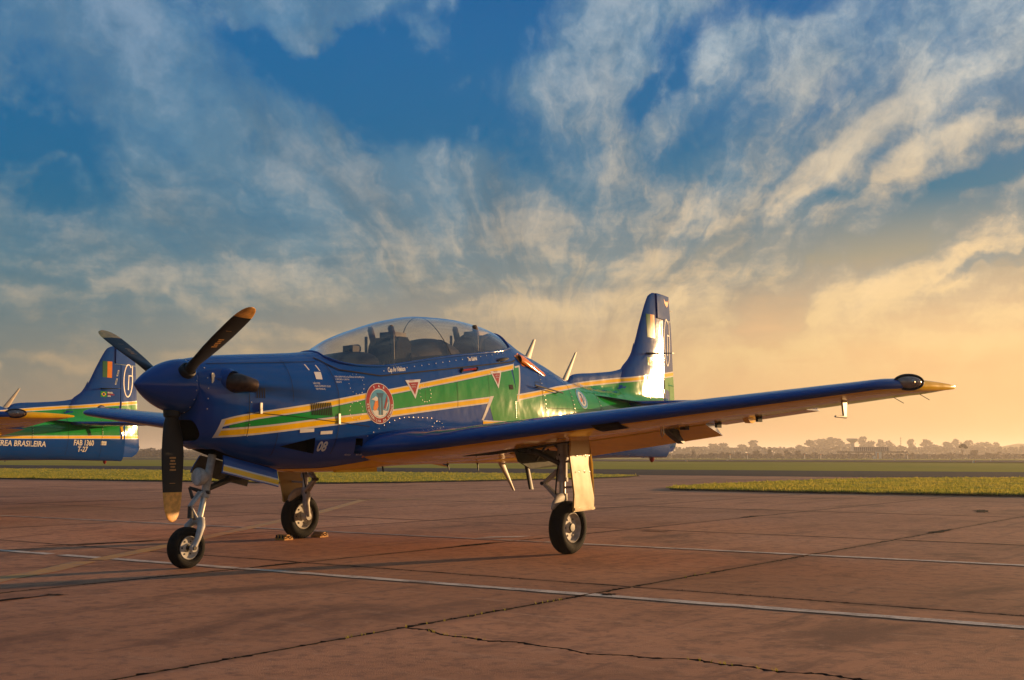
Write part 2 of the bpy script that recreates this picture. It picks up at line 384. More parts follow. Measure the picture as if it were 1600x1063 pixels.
def interp(tab,x,k):
    n=len(tab)
    if x<=tab[0][0]: return tab[0][k]
    if x>=tab[-1][0]: return tab[-1][k]
    i=0
    while tab[i+1][0]<x: i+=1
    def sl(j):
        if j<=0: return (tab[1][k]-tab[0][k])/(tab[1][0]-tab[0][0])
        if j>=n-1: return (tab[-1][k]-tab[-2][k])/(tab[-1][0]-tab[-2][0])
        h0=tab[j][0]-tab[j-1][0]; h1=tab[j+1][0]-tab[j][0]
        d0=(tab[j][k]-tab[j-1][k])/h0; d1=(tab[j+1][k]-tab[j][k])/h1
        if d0*d1<=0: return 0.0
        return (h0+h1)/((h0+2*h1)/3*(1/d0)+(2*h0+h1)/3*(1/d1)) if False else 3*(h0+h1)/((2*h1+h0)/d0+(h1+2*h0)/d1)
    x0,x1=tab[i][0],tab[i+1][0]; h=x1-x0; t=(x-x0)/h
    y0,y1=tab[i][k],tab[i+1][k]; m0,m1=sl(i),sl(i+1)
    return (2*t**3-3*t*t+1)*y0+(t**3-2*t*t+t)*h*m0+(-2*t**3+3*t*t)*y1+(t**3-t*t)*h*m1
def sect(a): return [interp(ST,a,k) for k in range(1,7)]
def body_w(a,z):
    if a<ST[0][0] or a>ST[-1][0]: return 0.0
    top,bot,w,zm,nu,nl=sect(a)
    if z>=zm:
        r=(z-zm)/(top-zm); n=nu
    else:
        r=(zm-z)/(zm-bot); n=nl
    if r>=1: return 0.0
    return w*(1-r**n)**(1/n)
# ---- fin outline
FIN_LE=[(0.95,8.60),(1.80,7.75),(1.95,7.95),(2.19,8.14),(2.40,8.41),(2.93,8.70),(3.20,8.85),(3.32,8.94),(3.37,9.06)]
FIN_TE=[(0.95,9.44),(1.02,9.68),(1.18,9.90),(1.86,9.81),(2.82,9.72),(3.37,9.64)]
def fin_w(a,z):
    if z<1.0 or z>3.37: return 0.0
    le=interp(FIN_LE,z,1); te=interp(FIN_TE,z,1); c=te-le
    x=(a-le)/c
    if x<=0 or x>=1: return 0.0
    th=0.105-.03*max(0,(z-2.0)/1.37)
    return c*th*5*(.2969*math.sqrt(x)-.126*x-.3516*x*x+.2843*x**3-.1015*x**4)
DORSAL=[(6.72,1.93),(6.80,2.01),(6.90,2.045),(7.45,2.095),(8.14,2.19),(8.27,2.27),(8.41,2.42),(8.60,2.80)]
def dorsal_w(a,z):
    if a<6.72 or a>8.60: return 0.0
    zt=interp(DORSAL,a,1)
    if z>zt or z<1.4: return 0.0
    d=zt-z
    w=.022*min(1,math.sqrt(d/.03))+.10*d
    if a>8.2: w*=max(0.0,1-(a-8.2)/.4)
    return w
def side_w(a,z): return max(body_w(a,z),fin_w(a,z),dorsal_w(a,z))
# ------------------------------------------------------------------ airfield frame: along the runways (s) and away from the apron (n)
CAMXY=Vector((8.514,-6.348)); TV=Vector((1.147,.116)).normalized(); NV=Vector((-.116,1.147)).normalized()
FH=Vector((math.sin(YAW),math.cos(YAW))); RH=Vector((math.cos(YAW),-math.sin(YAW)))
def sn(s,n): v=CAMXY+TV*s+NV*n; return v.x,v.y
def to_sn(x,y): v=Vector((x,y))-CAMXY; return v.dot(TV),v.dot(NV)
def gz(n): return 0.0 if n<200 else -(n-200)*.0028 if n<900 else -1.96
def bearing(px,d):
    lat=(px-800)/1863*d; v=CAMXY+FH*d+RH*lat; return v.x,v.y,gz(to_sn(v.x,v.y)[1])

def pos_node(g): return g.new('ShaderNodeNewGeometry').outputs['Position']
def concrete():
    m,g,b=mat('red_brown_concrete')
    p=pos_node(g)
    rnd=g.new('ShaderNodeObjectInfo').outputs['Random']
    big=g.noise(p,.16,5,.6); mid=g.noise(g.vmath('MULTIPLY',p,(1,.55,1)),.9,6,.68,.6); fine=g.noise(p,7.5,7,.72); grit=g.noise(p,120,3,.7)
    c=g.mix(g.mapr(big,.3,.7),(.37,.15,.068,1),(.54,.232,.110,1))
    c=g.mix(g.math('MULTIPLY',g.mapr(mid,.50,.68),.85),c,(.17,.075,.042,1))          # oil and rubber stains
    c=g.mix(g.math('MULTIPLY',g.mapr(mid,.44,.28),.5),c,(.50,.24,.122,1))            # scrubbed pale patches
    sc=g.noise(g.vmath('MULTIPLY',p,(.5,3.2,1)),1.3,6,.7)
    c=g.mix(g.math('MULTIPLY',g.mapr(sc,.55,.70),.70),c,(.50,.25,.135,1))
    sc2=g.noise(g.vmath('MULTIPLY',p,(3.0,.35,1)),1.1,6,.7)
    c=g.mix(g.math('MULTIPLY',g.mapr(sc2,.56,.70),.65),c,(.15,.068,.040,1))
    c=g.mix(g.math('MULTIPLY',g.mapr(fine,.46,.64),.68),c,(.19,.088,.052,1))
    c=g.mix(g.math('MULTIPLY',g.mapr(grit,.52,.72),.4),c,(.50,.25,.135,1))
    wx=g.noise(p,.07,3,.5); c=g.mix(g.math('MULTIPLY',g.mapr(wx,.45,.65),.38),c,(.17,.075,.04,1))
    spots=g.noise(p,2.6,7,.72)
    c=g.mix(g.math('MULTIPLY',g.mapr(spots,.60,.70),.55),c,(.11,.05,.03,1))           # drips
    chips=g.noise(p,11,5,.75); c=g.mix(g.math('MULTIPLY',g.mapr(chips,.60,.68),.6),c,(.52,.29,.17,1)); c=g.mix(g.math('MULTIPLY',g.mapr(chips,.38,.31),.6),c,(.10,.045,.028,1))
    # dirt gathers along the edges of each slab
    lx,ly,_=g.xyz(g.new('ShaderNodeTexCoord').outputs['Object'])
    ed=g.math('MINIMUM',g.math('SUBTRACT',1.75,g.math('ABSOLUTE',lx)),g.math('SUBTRACT',3.05,g.math('ABSOLUTE',ly)))
    ed=g.math('ADD',ed,g.math('MULTIPLY',g.math('SUBTRACT',fine,.5),.22))
    c=g.mix(g.math('MULTIPLY',g.mapr(ed,.14,.0),.38),c,(.12,.055,.033,1))
    # tyre tracks along the parking row
    px_,py_,_=g.xyz(p)
    tr=g.noise(g.comb(g.math('MULTIPLY',px_,2.2),g.math('MULTIPLY',py_,.10),0.0),1.0,5,.7)
    c=g.mix(g.math('MULTIPLY',g.mapr(tr,.56,.68),.42),c,(.13,.06,.04,1))
    hs=g.new('ShaderNodeHueSaturation'); g.put(hs.inputs['Value'],g.math('ADD',.85,g.math('MULTIPLY',rnd,.28))); g.l.new(c,hs.inputs['Color'])
    g.put(b.inputs['Base Color'],hs.outputs[0])
    g.put(b.inputs['Roughness'],g.math('ADD',.62,g.math('MULTIPLY',mid,.3))); b.inputs['Specular IOR Level'].default_value=.12
    h=g.math('ADD',g.math('MULTIPLY',fine,.5),g.math('MULTIPLY',grit,.5))
    bp=g.new('ShaderNodeBump'); bp.inputs['Strength'].default_value=.7; bp.inputs['Distance'].default_value=.010
    g.l.new(h,bp.inputs['Height']); g.l.new(bp.outputs[0],b.inputs['Normal'])
    return m
def worn_paint(name,col,wear):
    """road paint worn through to the concrete below"""
    m,g,b=mat(name); p=pos_node(g)
    n=g.noise(p,3.5,8,.75); f=g.noise(p,60,4,.7)
    k=g.mapr(g.math('ADD',g.math('MULTIPLY',n,.7),g.math('MULTIPLY',f,.3)),wear-.10,wear+.12)
    c=g.mix(k,tuple(col)+(1,),(.20,.115,.08,1))
    g.put(b.inputs['Base Color'],c); b.inputs['Roughness'].default_value=.7
    return m
def ground_mat(name,c1,c2,c3,sc=.25,rough=.9):
    m,g,b=mat(name); p=pos_node(g)
    c=g.mix(g.mapr(g.noise(p,sc,6,.65),.3,.7),c1+(1,),c2+(1,)); c=g.mix(g.math('MULTIPLY',g.mapr(g.noise(p,sc*9,5,.7),.5,.75),.6),c,c3+(1,))
    g.put(b.inputs['Base Color'],c); b.inputs['Roughness'].default_value=rough; b.inputs['Specular IOR Level'].default_value=.02
    return m
M['concrete']=concrete()
M['joint']=ground_mat('dark_joint_filler',(.020,.014,.011),(.035,.024,.018),(.05,.035,.02),3)
M['whiteline']=worn_paint('worn_white_line',(.66,.48,.34),.53)
M['faintline']=worn_paint('faint_white_line',(.50,.35,.24),.48)
M['yellowline']=worn_paint('faded_yellow_line',(.52,.22,.025),.54)
M['asphalt']=ground_mat('asphalt',(.040,.037,.036),(.055,.050,.047),(.07,.062,.056),.2)
M['farasphalt']=ground_mat('worn_runway_asphalt',(.075,.058,.045),(.10,.078,.06),(.05,.04,.033),.05)
M['soil']=ground_mat('dark_soil',(.030,.022,.015),(.05,.036,.022),(.04,.045,.012),2)
M['turf']=ground_mat('dry_green_turf',(.30,.27,.04),(.20,.21,.028),(.38,.29,.07),.35)
M['farturf']=ground_mat('far_turf',(.28,.235,.02),(.20,.19,.015),(.36,.26,.03),.06)

# terrain to the horizon, falling away gently beyond the runway
def grid_strip(name,ss,ns,zf,mt,parent=None):
    mb=MB(); vs=[];fs=[]
    for n in ns:
        for s in ss: x,y=sn(s,n); vs.append((x,y,zf(s,n)))
    k=len(ss)
    for i in range(len(ns)-1):
        for j in range(k-1): a=i*k+j; fs.append((a,a+1,a+1+k,a+k))
    mb.add(vs,fs); return obj(name,mb,mt,parent,smooth=0,fix=False)
SS=[-1500,-800,-400,-200,-100,-50,0,50,100,200,400,800,1500]
ground=struct(grid_strip('ground',SS,[-120,0,100,200,300,400,500,600,700,900,1200,1700],lambda s,n:gz(n)-.06,M['farturf']))
apron=struct(grid_strip('apron',[-260,-120,-60,-30,0,30,80],[-30,0,20,40,52.6],lambda s,n:-.007,M['joint']))
taxiway=struct(grid_strip('taxiway',SS,[52.4,71.4],lambda s,n:.004,M['asphalt']))
runway=struct(grid_strip('runway',SS,[153,200],lambda s,n:.02,M['farasphalt']))
shoulder=struct(grid_strip('runway_shoulder',SS,[206,212],lambda s,n:gz(n)+.0,M['asphalt']))
struct(grid_strip('perimeter_road',SS,[262,272],lambda s,n:gz(n)+.02,M['farasphalt']))

# concrete slabs of the apron
PJ=[.42+3.5*k for k in range(-13,6)]; AJ=[1.6+6.1*k for k in range(-2,10)]
def in_view(x,y,m=2.5):
    v=Vector((x,y))-CAMXY; d=v.dot(FH); l=v.dot(RH)
    return d>.5 and abs(l)<.4295*d+m and d+m>3.0
def slab_mesh(w,l,seed,jag):
    rnd=random.Random(seed); gap=.008
    pts=[]
    def edge(x0,y0,x1,y1):
        L=math.hypot(x1-x0,y1-y0); k=max(1,int(L/jag)) if jag else 1
        nx,ny=-(y1-y0)/L,(x1-x0)/L
        for i in range(k):
            t=(i+(rnd.uniform(-.3,.3) if 0<i else 0))/k
            q=noise.noise(Vector(((x0+(x1-x0)*t)*1.7+seed,(y0+(y1-y0)*t)*1.7,seed*.37)))
            chip=(max(0,q)**2*.035+rnd.random()**6*.030+rnd.random()*.005) if (jag and i>0) else 0
            pts.append((x0+(x1-x0)*t+nx*chip,y0+(y1-y0)*t+ny*chip))
    a,b=w/2-gap,l/2-gap
    edge(-a,-b,a,-b); edge(a,-b,a,b); edge(a,b,-a,b); edge(-a,b,-a,-b)
    return pts
def slab_from(pts,name='slab'):
    mb=MB(); n=len(pts)
    cx=sum(p[0] for p in pts)/n; cy=sum(p[1] for p in pts)/n
    vs=[(x,y,-.02) for x,y in pts]+[(x,y,-.003) for x,y in pts]+[(x+(cx-x)*.0022,y+(cy-y)*.0022,0) for x,y in pts]
    fs=[tuple(range(2*n,3*n))]
    for r in (0,1): fs+=[(r*n+i,r*n+(i+1)%n,(r+1)*n+(i+1)%n,(r+1)*n+i) for i in range(n)]
    mb.add(vs,fs[:1],0); mb.f+=fs[1:]; mb.m+=[1]*(2*n); return mesh_of(name,mb,[M['concrete'],M['joint']],smooth=0,fix=False)
far_slab=slab_from(slab_mesh(3.5,6.1,0,0))
def connector(s,n):   # paved neck between the two grass islands
    return -21.5-max(0,(36-n))*.25<s<-12.6
rr=random.Random(3)
for i in range(len(PJ)-1):
    for j in range(len(AJ)-1):
        cx,cy=(PJ[i]+PJ[i+1])/2,(AJ[j]+AJ[j+1])/2
        s,n=to_sn(cx,cy)
        if n>56: continue
        if n>35 and not(-31<s<-6): continue
        if not any(in_view(x,y) for x in(PJ[i],cx,PJ[i+1]) for y in(AJ[j],cy,AJ[j+1])): continue
        d=(Vector((cx,cy))-CAMXY).length
        z=rr.uniform(-.0015,.0012)
        if i==14 and j==1:      # this slab is broken by a wandering crack
            pts=slab_mesh(3.5,6.1,91,.035)
            yc=lambda x:.38+.05*math.sin(x*2.3)+.035*math.sin(x*7+1)+.016*math.sin(x*19)-.10*max(0,x-.6)
            xs=[-1.739+i_*3.478/150 for i_ in range(151)]
            lo=[p for p in pts if p[1]<yc(p[0])-.03]; hi=[p for p in pts if p[1]>yc(p[0])+.03]
            rnd=random.Random(5)
            cut1=[(x,yc(x)-.009-rnd.random()**4*.03) for x in xs]; cut2=[(x,yc(x)+.009+rnd.random()**4*.03) for x in xs]
            lo=sorted(lo,key=lambda p:math.atan2(p[1]+1.2,p[0])); hi=sorted(hi,key=lambda p:math.atan2(p[1]-1.8,p[0]))
            # walk each piece as one loop
            k=next(q for q,p in enumerate(lo) if p[0]<0 and p[1]<-3.0) if any(p[0]<0 and p[1]<-3.0 for p in lo) else 0
            L=[p for p in pts if p[1]<yc(p[0])-.03]
            # pts runs: bottom edge, right edge, top edge, left edge
            bottom_right=[p for p in L if not(p[0]<-1.65 and p[1]>-3.0)]; left=[p for p in L if p[0]<-1.65 and p[1]>-3.0]
            link('slab',slab_from(bottom_right+cut1[::-1]+left),apron,(cx,cy,z))
            H=[p for p in pts if p[1]>yc(p[0])+.03]
            link('slab',slab_from(cut2+H),apron,(cx,cy,z-.001))
            continue
        if d<19: me=slab_from(slab_mesh(3.5,6.1,i*40+j,(.03 if d<12 else .10)))
        else: me=far_slab
        link('slab',me,apron,(cx,cy,z))

# painted markings: thin sheets 4 mm above the slabs, broken at the joints
def stripe(p0,p1,w,mt,name='painted_line',skip=()):
    (x0,y0),(x1,y1)=p0,p1; mb=MB(); cuts=[x0]+[x for x in PJ if min(x0,x1)<x<max(x0,x1)]+[x1]; cuts.sort()
    f=lambda x:y0+(y1-y0)*(x-x0)/(x1-x0)
    rnd=random.Random(int(y0*100))
    for a,b in zip(cuts[:-1],cuts[1:]):
        a+=.016; b-=.016
        if any(q0<=(a+b)/2<=q1 for q0,q1 in skip): continue
        k=max(2,int((b-a)/.12)); vs=[];fs=[]
        for i in range(k+1):
            x=a+(b-a)*i/k; vs+=[(x,f(x)-w/2+rnd.uniform(-.012,.012),.004),(x,f(x)+w/2+rnd.uniform(-.012,.012),.004)]
        fs=[(2*i,2*i+2,2*i+3,2*i+1) for i in range(k)]; mb.add(vs,fs)
    return obj(name,mb,mt,apron,smooth=0,fix=False)
stripe((-16,.36),(-2.24,.765),.11,M['whiteline']); stripe((-2.1,.77),(9.0,1.14),.12,M['whiteline'])
stripe((-34,4.03),(0.8,5.0),.11,M['faintline']); stripe((.8,5.0),(16,5.44),.12,M['whiteline'])
stripe((-.22,5.2),(.16,5.62),.34,M['whiteline'],'painted_dash')
def curve_line(pts,w,mt,name='taxi_line'):
    mb=MB(); P=[]
    for i in range(len(pts)-1):
        for k in range(14): t=k/14; P.append(Vector(pts[i]).lerp(Vector(pts[i+1]),t))
    P.append(Vector(pts[-1])); vs=[];fs=[]
    for i,p in enumerate(P):
        t=(P[min(i+1,len(P)-1)]-P[max(i-1,0)]).normalized(); n=Vector((-t.y,t.x))*w/2
        vs+=[(p.x+n.x,p.y+n.y,.0045),(p.x-n.x,p.y-n.y,.0045)]
    mb.add(vs,[(2*i,2*i+2,2*i+3,2*i+1) for i in range(len(P)-1)]); return obj(name,mb,mt,apron,smooth=0,fix=False)
curve_line([(.6,-2.2),(-.44,-.89),(-.72,-.3),(-1.25,.45)],.22,M['yellowline']); curve_line([(-1.3,.62),(-2.09,1.96),(-4.0,5.0),(-6.22,8.53),(-9.55,13.26)],.2,M['yellowline'])
curve_line([(-10.3,12.3),(-8.6,14.2)],.3,M['yellowline'])
# bitumen patches in the joints
def patch(pts,name,mt,z=.003):
    mb=MB(); n=len(pts); mb.add([(x,y,z) for x,y in pts],[tuple(range(n))]); return obj(name,mb,mt,apron,smooth=0,fix=False)
def blotch(cx,cy,rx,ry,rot,seed):
    rnd=random.Random(seed); c,s=math.cos(rot),math.sin(rot); out=[]
    for k in range(26):
        a=2*math.pi*k/26; r=1+rnd.uniform(-.45,.25); x,y=rx*r*math.cos(a),ry*r*math.sin(a); out.append((cx+c*x-s*y,cy+s*x+c*y))
    return out
for b in [(.86,-1.25,.10,.035,.3,1),(.86,-1.6,.25,.05,1.57,2),(.44,1.35,.05,.28,0,3),(3.93,9.6,.09,.45,0,4),(.42,4.2,.06,.45,0,5),(-3.05,2.1,.05,.9,-.3,6),(2.9,15.6,.15,.6,.3,7),(.9,7.4,.3,.05,0,8),(4.05,1.05,.07,.07,0,9),(.40,11.5,.06,.4,0,10)]:
    patch(blotch(*b),'bitumen_patch',M['joint'],.0035+.0002*b[-1])

# weeds and crumbs lodged in the near joints and in the crack
def joint_litter(rng):
    vs=[];fs=[]
    lines=[((3.92,-3.2),(3.92,9.0)),((.42,-2.0),(.42,7.0)),((.5,1.6),(10.9,1.6))]
    for k in range(420):
        (x0,y0),(x1,y1)=rng.choice(lines); t=rng.random(); x=x0+(x1-x0)*t+rng.gauss(0,.012); y=y0+(y1-y0)*t+rng.gauss(0,.012)
        if noise.noise(Vector((x*.8,y*.8,9)))<0: continue
        r=rng.uniform(.003,.009); b=len(vs); z=rng.uniform(-.002,.002)
        vs+=[(x+r,y,z),(x-.5*r,y+.8*r,z),(x-.6*r,y-.7*r,z),(x,y,z+r)]; fs+=[(b,b+1,b+3),(b+1,b+2,b+3),(b+2,b,b+3)]
    me=bpy.data.meshes.new('crumbs'); me.from_pydata(vs,[],fs); me.materials.append(M['concrete']); stuff(link('crumbs',me))
joint_litter(random.Random(21))
def weeds(rng):
    vs=[];fs=[]
    for k in range(150):
        if k%2: x=rng.uniform(-1.7,1.7); y=1.6-3.05+.38+.05*math.sin(x*2.3)+.035*math.sin(x*7+1)-.10*max(0,x-.6); x+=5.67
        else: x=3.92+rng.gauss(0,.01); y=rng.uniform(-3,3)
        if noise.noise(Vector((x*1.3,y*1.3,2)))<.05: continue
        for q in range(4):
            a=rng.uniform(0,6.28); h=rng.uniform(.006,.022); w=.0025; b=len(vs)
            vs+=[(x-w*math.sin(a),y+w*math.cos(a),-.004),(x+w*math.sin(a),y-w*math.cos(a),-.004),(x+h*.7*math.cos(a),y+h*.7*math.sin(a),h)]; fs.append((b,b+1,b+2))
    me=bpy.data.meshes.new('weeds'); me.from_pydata(vs,[],fs); me.materials.append(M['blades']); stuff(link('weeds',me))
# grass islands: raised turf with a dark soil edge, then blades
def island(name,poly,h=.055):
    mb=MB(); n=len(poly); inner=[]
    for i in range(n):
        a,b,c=Vector(poly[i-1]),Vector(poly[i]),Vector(poly[(i+1)%n]); t=(c-a).normalized(); nn=Vector((-t.y,t.x)); inner.append(b+nn*.16)
    vs=[(p[0],p[1],-.03) for p in poly]+[(p.x,p.y,h) for p in inner]
    mb.add(vs,[(i,(i+1)%n,(i+1)%n+n,i+n) for i in range(n)],1); mb.add([(p.x,p.y,h) for p in inner],[tuple(range(n))],0)
    return struct(obj(name,mb,[M['turf'],M['soil']],None,smooth=0,fix=False))
def wob(a,b,seed,step=.35,amp=.10):
    rnd=random.Random(seed); (s0,n0),(s1,n1)=a,b; L=math.hypot(s1-s0,n1-n0); k=max(1,int(L/step)); out=[]
    for i in range(k):
        t=i/k; q=amp*(rnd.uniform(-1,1)+.8*math.sin(t*L*.7+seed)); out.append((s0+(s1-s0)*t,n0+(n1-n0)*t+q))
    return out
isl_r=wob((-12.2,30.6),(-8,30.2),1)+wob((-8,30.2),(45,30.6),2)+[(45,30.6),(45,51.8)]+wob((45,51.8),(-6,51.9),3,1.0,.05)+[(-6,51.8),(-9,50.5),(-11,48),(-12.4,45),(-13.2,40),(-13.6,35),(-13.3,32),(-12.9,31.2)]
isl_l=[(-150,31.6)]+wob((-150,31.6),(-26.5,31.4),5)+[(-26.5,31.4),(-25.2,31.9),(-23.8,34),(-22.6,38),(-21.4,43),(-21.2,47),(-22,50),(-25,51.6)]+wob((-25,51.8),(-150,52),6,1.2,.05)
P_r=[sn(*q) for q in isl_r]; P_l=[sn(*q) for q in isl_l]
island('grass_island',P_r); island('grass_island',P_l)
def inside(poly,x,y):
    c=False; n=len(poly); j=n-1
    for i in range(n):
        xi,yi=poly[i]; xj,yj=poly[j]
        if (yi>y)!=(yj>y) and x<(xj-xi)*(y-yi)/(yj-yi)+xi: c=not c
        j=i
    return c
def blade_mat():
    m,g,b=mat('grass_blades'); p=pos_node(g)
    c=g.mix(g.mapr(g.noise(p,.7,6,.7),.38,.62),(.19,.22,.025,1),(.42,.34,.05,1)); c=g.mix(g.mapr(g.noise(p,16,4,.7),.45,.75),c,(.56,.44,.12,1))
    g.n.remove(b); df=g.new('ShaderNodeBsdfDiffuse'); tl=g.new('ShaderNodeBsdfTranslucent'); g.put(df.inputs[0],c); g.put(tl.inputs[0],c)
    mx=g.new('ShaderNodeMixShader'); mx.inputs[0].default_value=.5; g.l.new(df.outputs[0],mx.inputs[1]); g.l.new(tl.outputs[0],mx.inputs[2])
    g.l.new(mx.outputs[0],g.n['Material Output'].inputs[0])
    return m
M['blades']=blade_mat()
weeds(random.Random(31))
def grass(polys,count,rng,zb=.05,hmin=.022,hmax=.06):
    vs=[];fs=[]
    for (poly,box) in polys:
        s0,s1,n0,n1=box; k=0
        while k<count:
            s=rng.uniform(s0,s1); n=n0+(n1-n0)*rng.random()**1.7
            x,y=sn(s,n)
            if not in_view(x,y,1.0) or not inside(poly,x,y): continue
            if noise.noise(Vector((x*.9,y*.9,4)))<-.22 and rng.random()<.8: continue
            k+=1; h=rng.uniform(hmin,hmax)*(.55 if rng.random()<.9 else 1.5)*1.5*(.6+.8*noise.noise(Vector((x*.5,y*.5,0)))**2+.3*(n<n0+1))
            for q in range(3):
                a=rng.uniform(0,6.283); w=rng.uniform(.010,.022); l=rng.uniform(.2,.7)*h
                ox,oy=rng.uniform(-.05,.05),rng.uniform(-.05,.05); b=len(vs)
                vs+=[(x+ox-w*math.sin(a),y+oy+w*math.cos(a),zb),(x+ox+w*math.sin(a),y+oy-w*math.cos(a),zb),(x+ox+l*math.cos(a),y+oy+l*math.sin(a),zb+h)]
                fs.append((b,b+1,b+2))
    me=bpy.data.meshes.new('grass'); me.from_pydata(vs,[],fs); me.materials.append(M['blades']); return stuff(link('grass',me))
grass([(P_r,(-14,42,30,52))],30000,random.Random(11)); grass([(P_l,(-75,-21,31,52))],34000,random.Random(12))
# ------------------------------------------------------------------ trees and small things beyond the runway
def leaf_mat(name,c1,c2):
    m,g,b=mat(name); p=pos_node(g)
    c=g.mix(g.mapr(g.noise(p,1.2,4,.6),.35,.65),c1+(1,),c2+(1,)); g.put(b.inputs['Base Color'],c)
    b.inputs['Roughness'].default_value=.7; b.inputs['Specular IOR Level'].default_value=.15; return m
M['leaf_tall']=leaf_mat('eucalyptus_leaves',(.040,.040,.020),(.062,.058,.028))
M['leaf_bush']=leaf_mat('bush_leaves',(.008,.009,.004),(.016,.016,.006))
M['bark']=plain('bark',(.14,.10,.075),.9,var=.3,scale=3)
def crown_mesh(seed,kind):
    """unit-size crown: radius about 1 across, height 1; many small leaf clumps gathered on uneven lobes"""
    rnd=random.Random(seed); vs=[];fs=[]; lobes=[]
    if kind=='tall':
        for k in range(rnd.randint(6,9)):
            h=.30+.6*k/8; r=rnd.uniform(.22,.42)*(1.1-.5*abs(h-.62)); lobes.append((rnd.uniform(-.42,.42)*(1.25-h),rnd.uniform(-.42,.42)*(1.25-h),h,r,r*.32))
        cnt=420; sz=.085
    elif kind=='flat':
        for k in range(7): lobes.append((rnd.uniform(-.6,.6),rnd.uniform(-.5,.5),rnd.uniform(.74,.93),rnd.uniform(.25,.4),.075))
        cnt=360; sz=.085
    else:
        for k in range(rnd.randint(6,9)): lobes.append((rnd.uniform(-.6,.6),rnd.uniform(-.5,.5),rnd.uniform(.22,.72),rnd.uniform(.25,.45),rnd.uniform(.16,.27)))
        cnt=380; sz=.10
    for k in range(cnt):
        lx,ly,lz,r,rz=rnd.choice(lobes)
        d=Vector((rnd.gauss(0,1),rnd.gauss(0,1),rnd.gauss(0,1))).normalized()*rnd.uniform(.55,1.08)
        c=Vector((lx+d.x*r,ly+d.y*r,lz+d.z*rz)); 
        q=Matrix.Rotation(rnd.uniform(0,6.28),3,'Z')@Matrix.Rotation(rnd.uniform(0,6.28),3,'X'); s=sz*rnd.uniform(.5,1.5); b=len(vs)
        for (u,w) in ((-1,-.7),(.9,-1),(1.1,.6),(-.5,1)):
            v=q@Vector((u*s,w*s,0)); vs.append((c.x+v.x,c.y+v.y,c.z+v.z*.45))
        fs.append((b,b+1,b+2,b+3))
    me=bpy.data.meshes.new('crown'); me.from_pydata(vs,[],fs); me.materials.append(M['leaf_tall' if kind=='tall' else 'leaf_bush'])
    mb=MB(); top=max(l[2] for l in lobes)
    mb.tube([(0,0,-.02),(.01,0,.3),(0,.02,.62 if kind!='bush' else .35)],[.07,.05,.02] if kind!='flat' else [.09,.06,.04],7)
    for l in lobes[:6]: mb.tube([(0,0,min(.30,l[2]*.6)),(l[0]*.5,l[1]*.5,l[2]*.85-.02),(l[0]*.8,l[1]*.8,l[2])],[.03,.02,.01],5)
    return me,mesh_of('trunk',mb,M['bark'],smooth=60)
VAR={k:[crown_mesh(100*i+len(k),k) for i in range(5)] for k in('tall','bush','flat')}
def tree(px,ytop,wpx,d,kind,label,group,name,cat='tree'):
    x,y,z=bearing(px,d); H=1.0+(709-ytop)/1863*d-z; W=wpx/1863*d/2*(1.7 if kind=='tall' else 1.1)
    rnd=random.Random(int(px*7+ytop)); cm,tm=rnd.choice(VAR[kind])
    t=thing(name,label,cat,(x,y,z-.06),rnd.uniform(0,6.28),group); t.scale=(W,W*rnd.uniform(.9,1.15),H)
    link('crown',cm,t); link('trunk',tm,t); return t
_seen={}
ORD=['first','second','third','fourth','fifth','sixth','seventh','eighth','ninth','tenth','eleventh','twelfth']
def place(what,px,zones):
    for a,b,z in zones:
        if a<=px<b:
            k=_seen.get((what,z),0); _seen[(what,z)]=k+1; return what+', '+ORD[k]+' from the left in '+z
    return what
G1='tall misty trees on the skyline beyond the runway'; G2='low bushes in the scrub beyond the runway'; G3='hazy trees at the left beyond the runway'
for i,(px,yt,w) in enumerate([(1062,701,22),(1078,697,24),(1098,692,26),(1114,686,26),(1128,687,22),(1142,696,18),(1158,690,20),(1177,687,22),(1188,692,14),(1252,689,22),(1266,682,26),(1284,676,32),(1300,677,34),(1316,680,26),(1327,690,14),(1346,681,20),(1358,683,20),(1372,686,18),(1389,684,22),(1404,689,14),(1421,685,16),(1443,686,24),(1460,688,20),(1476,682,20),(1491,680,17),(1510,687,22),(1526,686,24),(1543,686,22),(1553,690,14),(1570,698,14),(1592,695,12)]):
    tree(px,yt,w,790+(i*37)%70,'tall',place('misty skyline tree',px,[(1040,1121,'the group nearest the tail'),(1121,1200,'the gap left of the big clump'),(1200,1333,'the big clump left of the shelter'),(1333,1410,'the row behind the shelter'),(1410,1496,'the row left of the flat-topped tree'),(1496,1640,'the row right of the flat-topped tree')]),G1,'tall_tree')
for i,(px,yt,w) in enumerate([(1062,707,16),(1082,702,9),(1096,707,14),(1111,706,18),(1126,704,10),(1137,705,15),(1151,702,11),(1166,705,18),(1181,702,20),(1201,700,14),(1216,706,10),(1229,701,14),(1245,702,13),(1258,706,12),(1270,705,16),(1296,708,12),(1312,707,14),(1334,707,16),(1400,707,16),(1421,706,14),(1456,707,10),(1468,707,12),(1482,705,11),(1520,701,16),(1541,706,12),(1552,706,14),(1566,707,10),(1578,708,14),(1594,707,12)]):
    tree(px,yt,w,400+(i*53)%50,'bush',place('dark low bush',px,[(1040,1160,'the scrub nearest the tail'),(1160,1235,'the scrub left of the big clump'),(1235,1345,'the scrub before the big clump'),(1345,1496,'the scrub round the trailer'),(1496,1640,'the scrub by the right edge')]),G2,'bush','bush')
tree(1500,692,15,340,'flat','dark flat-topped tree standing alone right of the open shelter',None,'flat_topped_tree')
tree(1558,704,8,480,'flat','small lollipop-shaped tree far right on the skyline above the scrub',None,'small_tree')
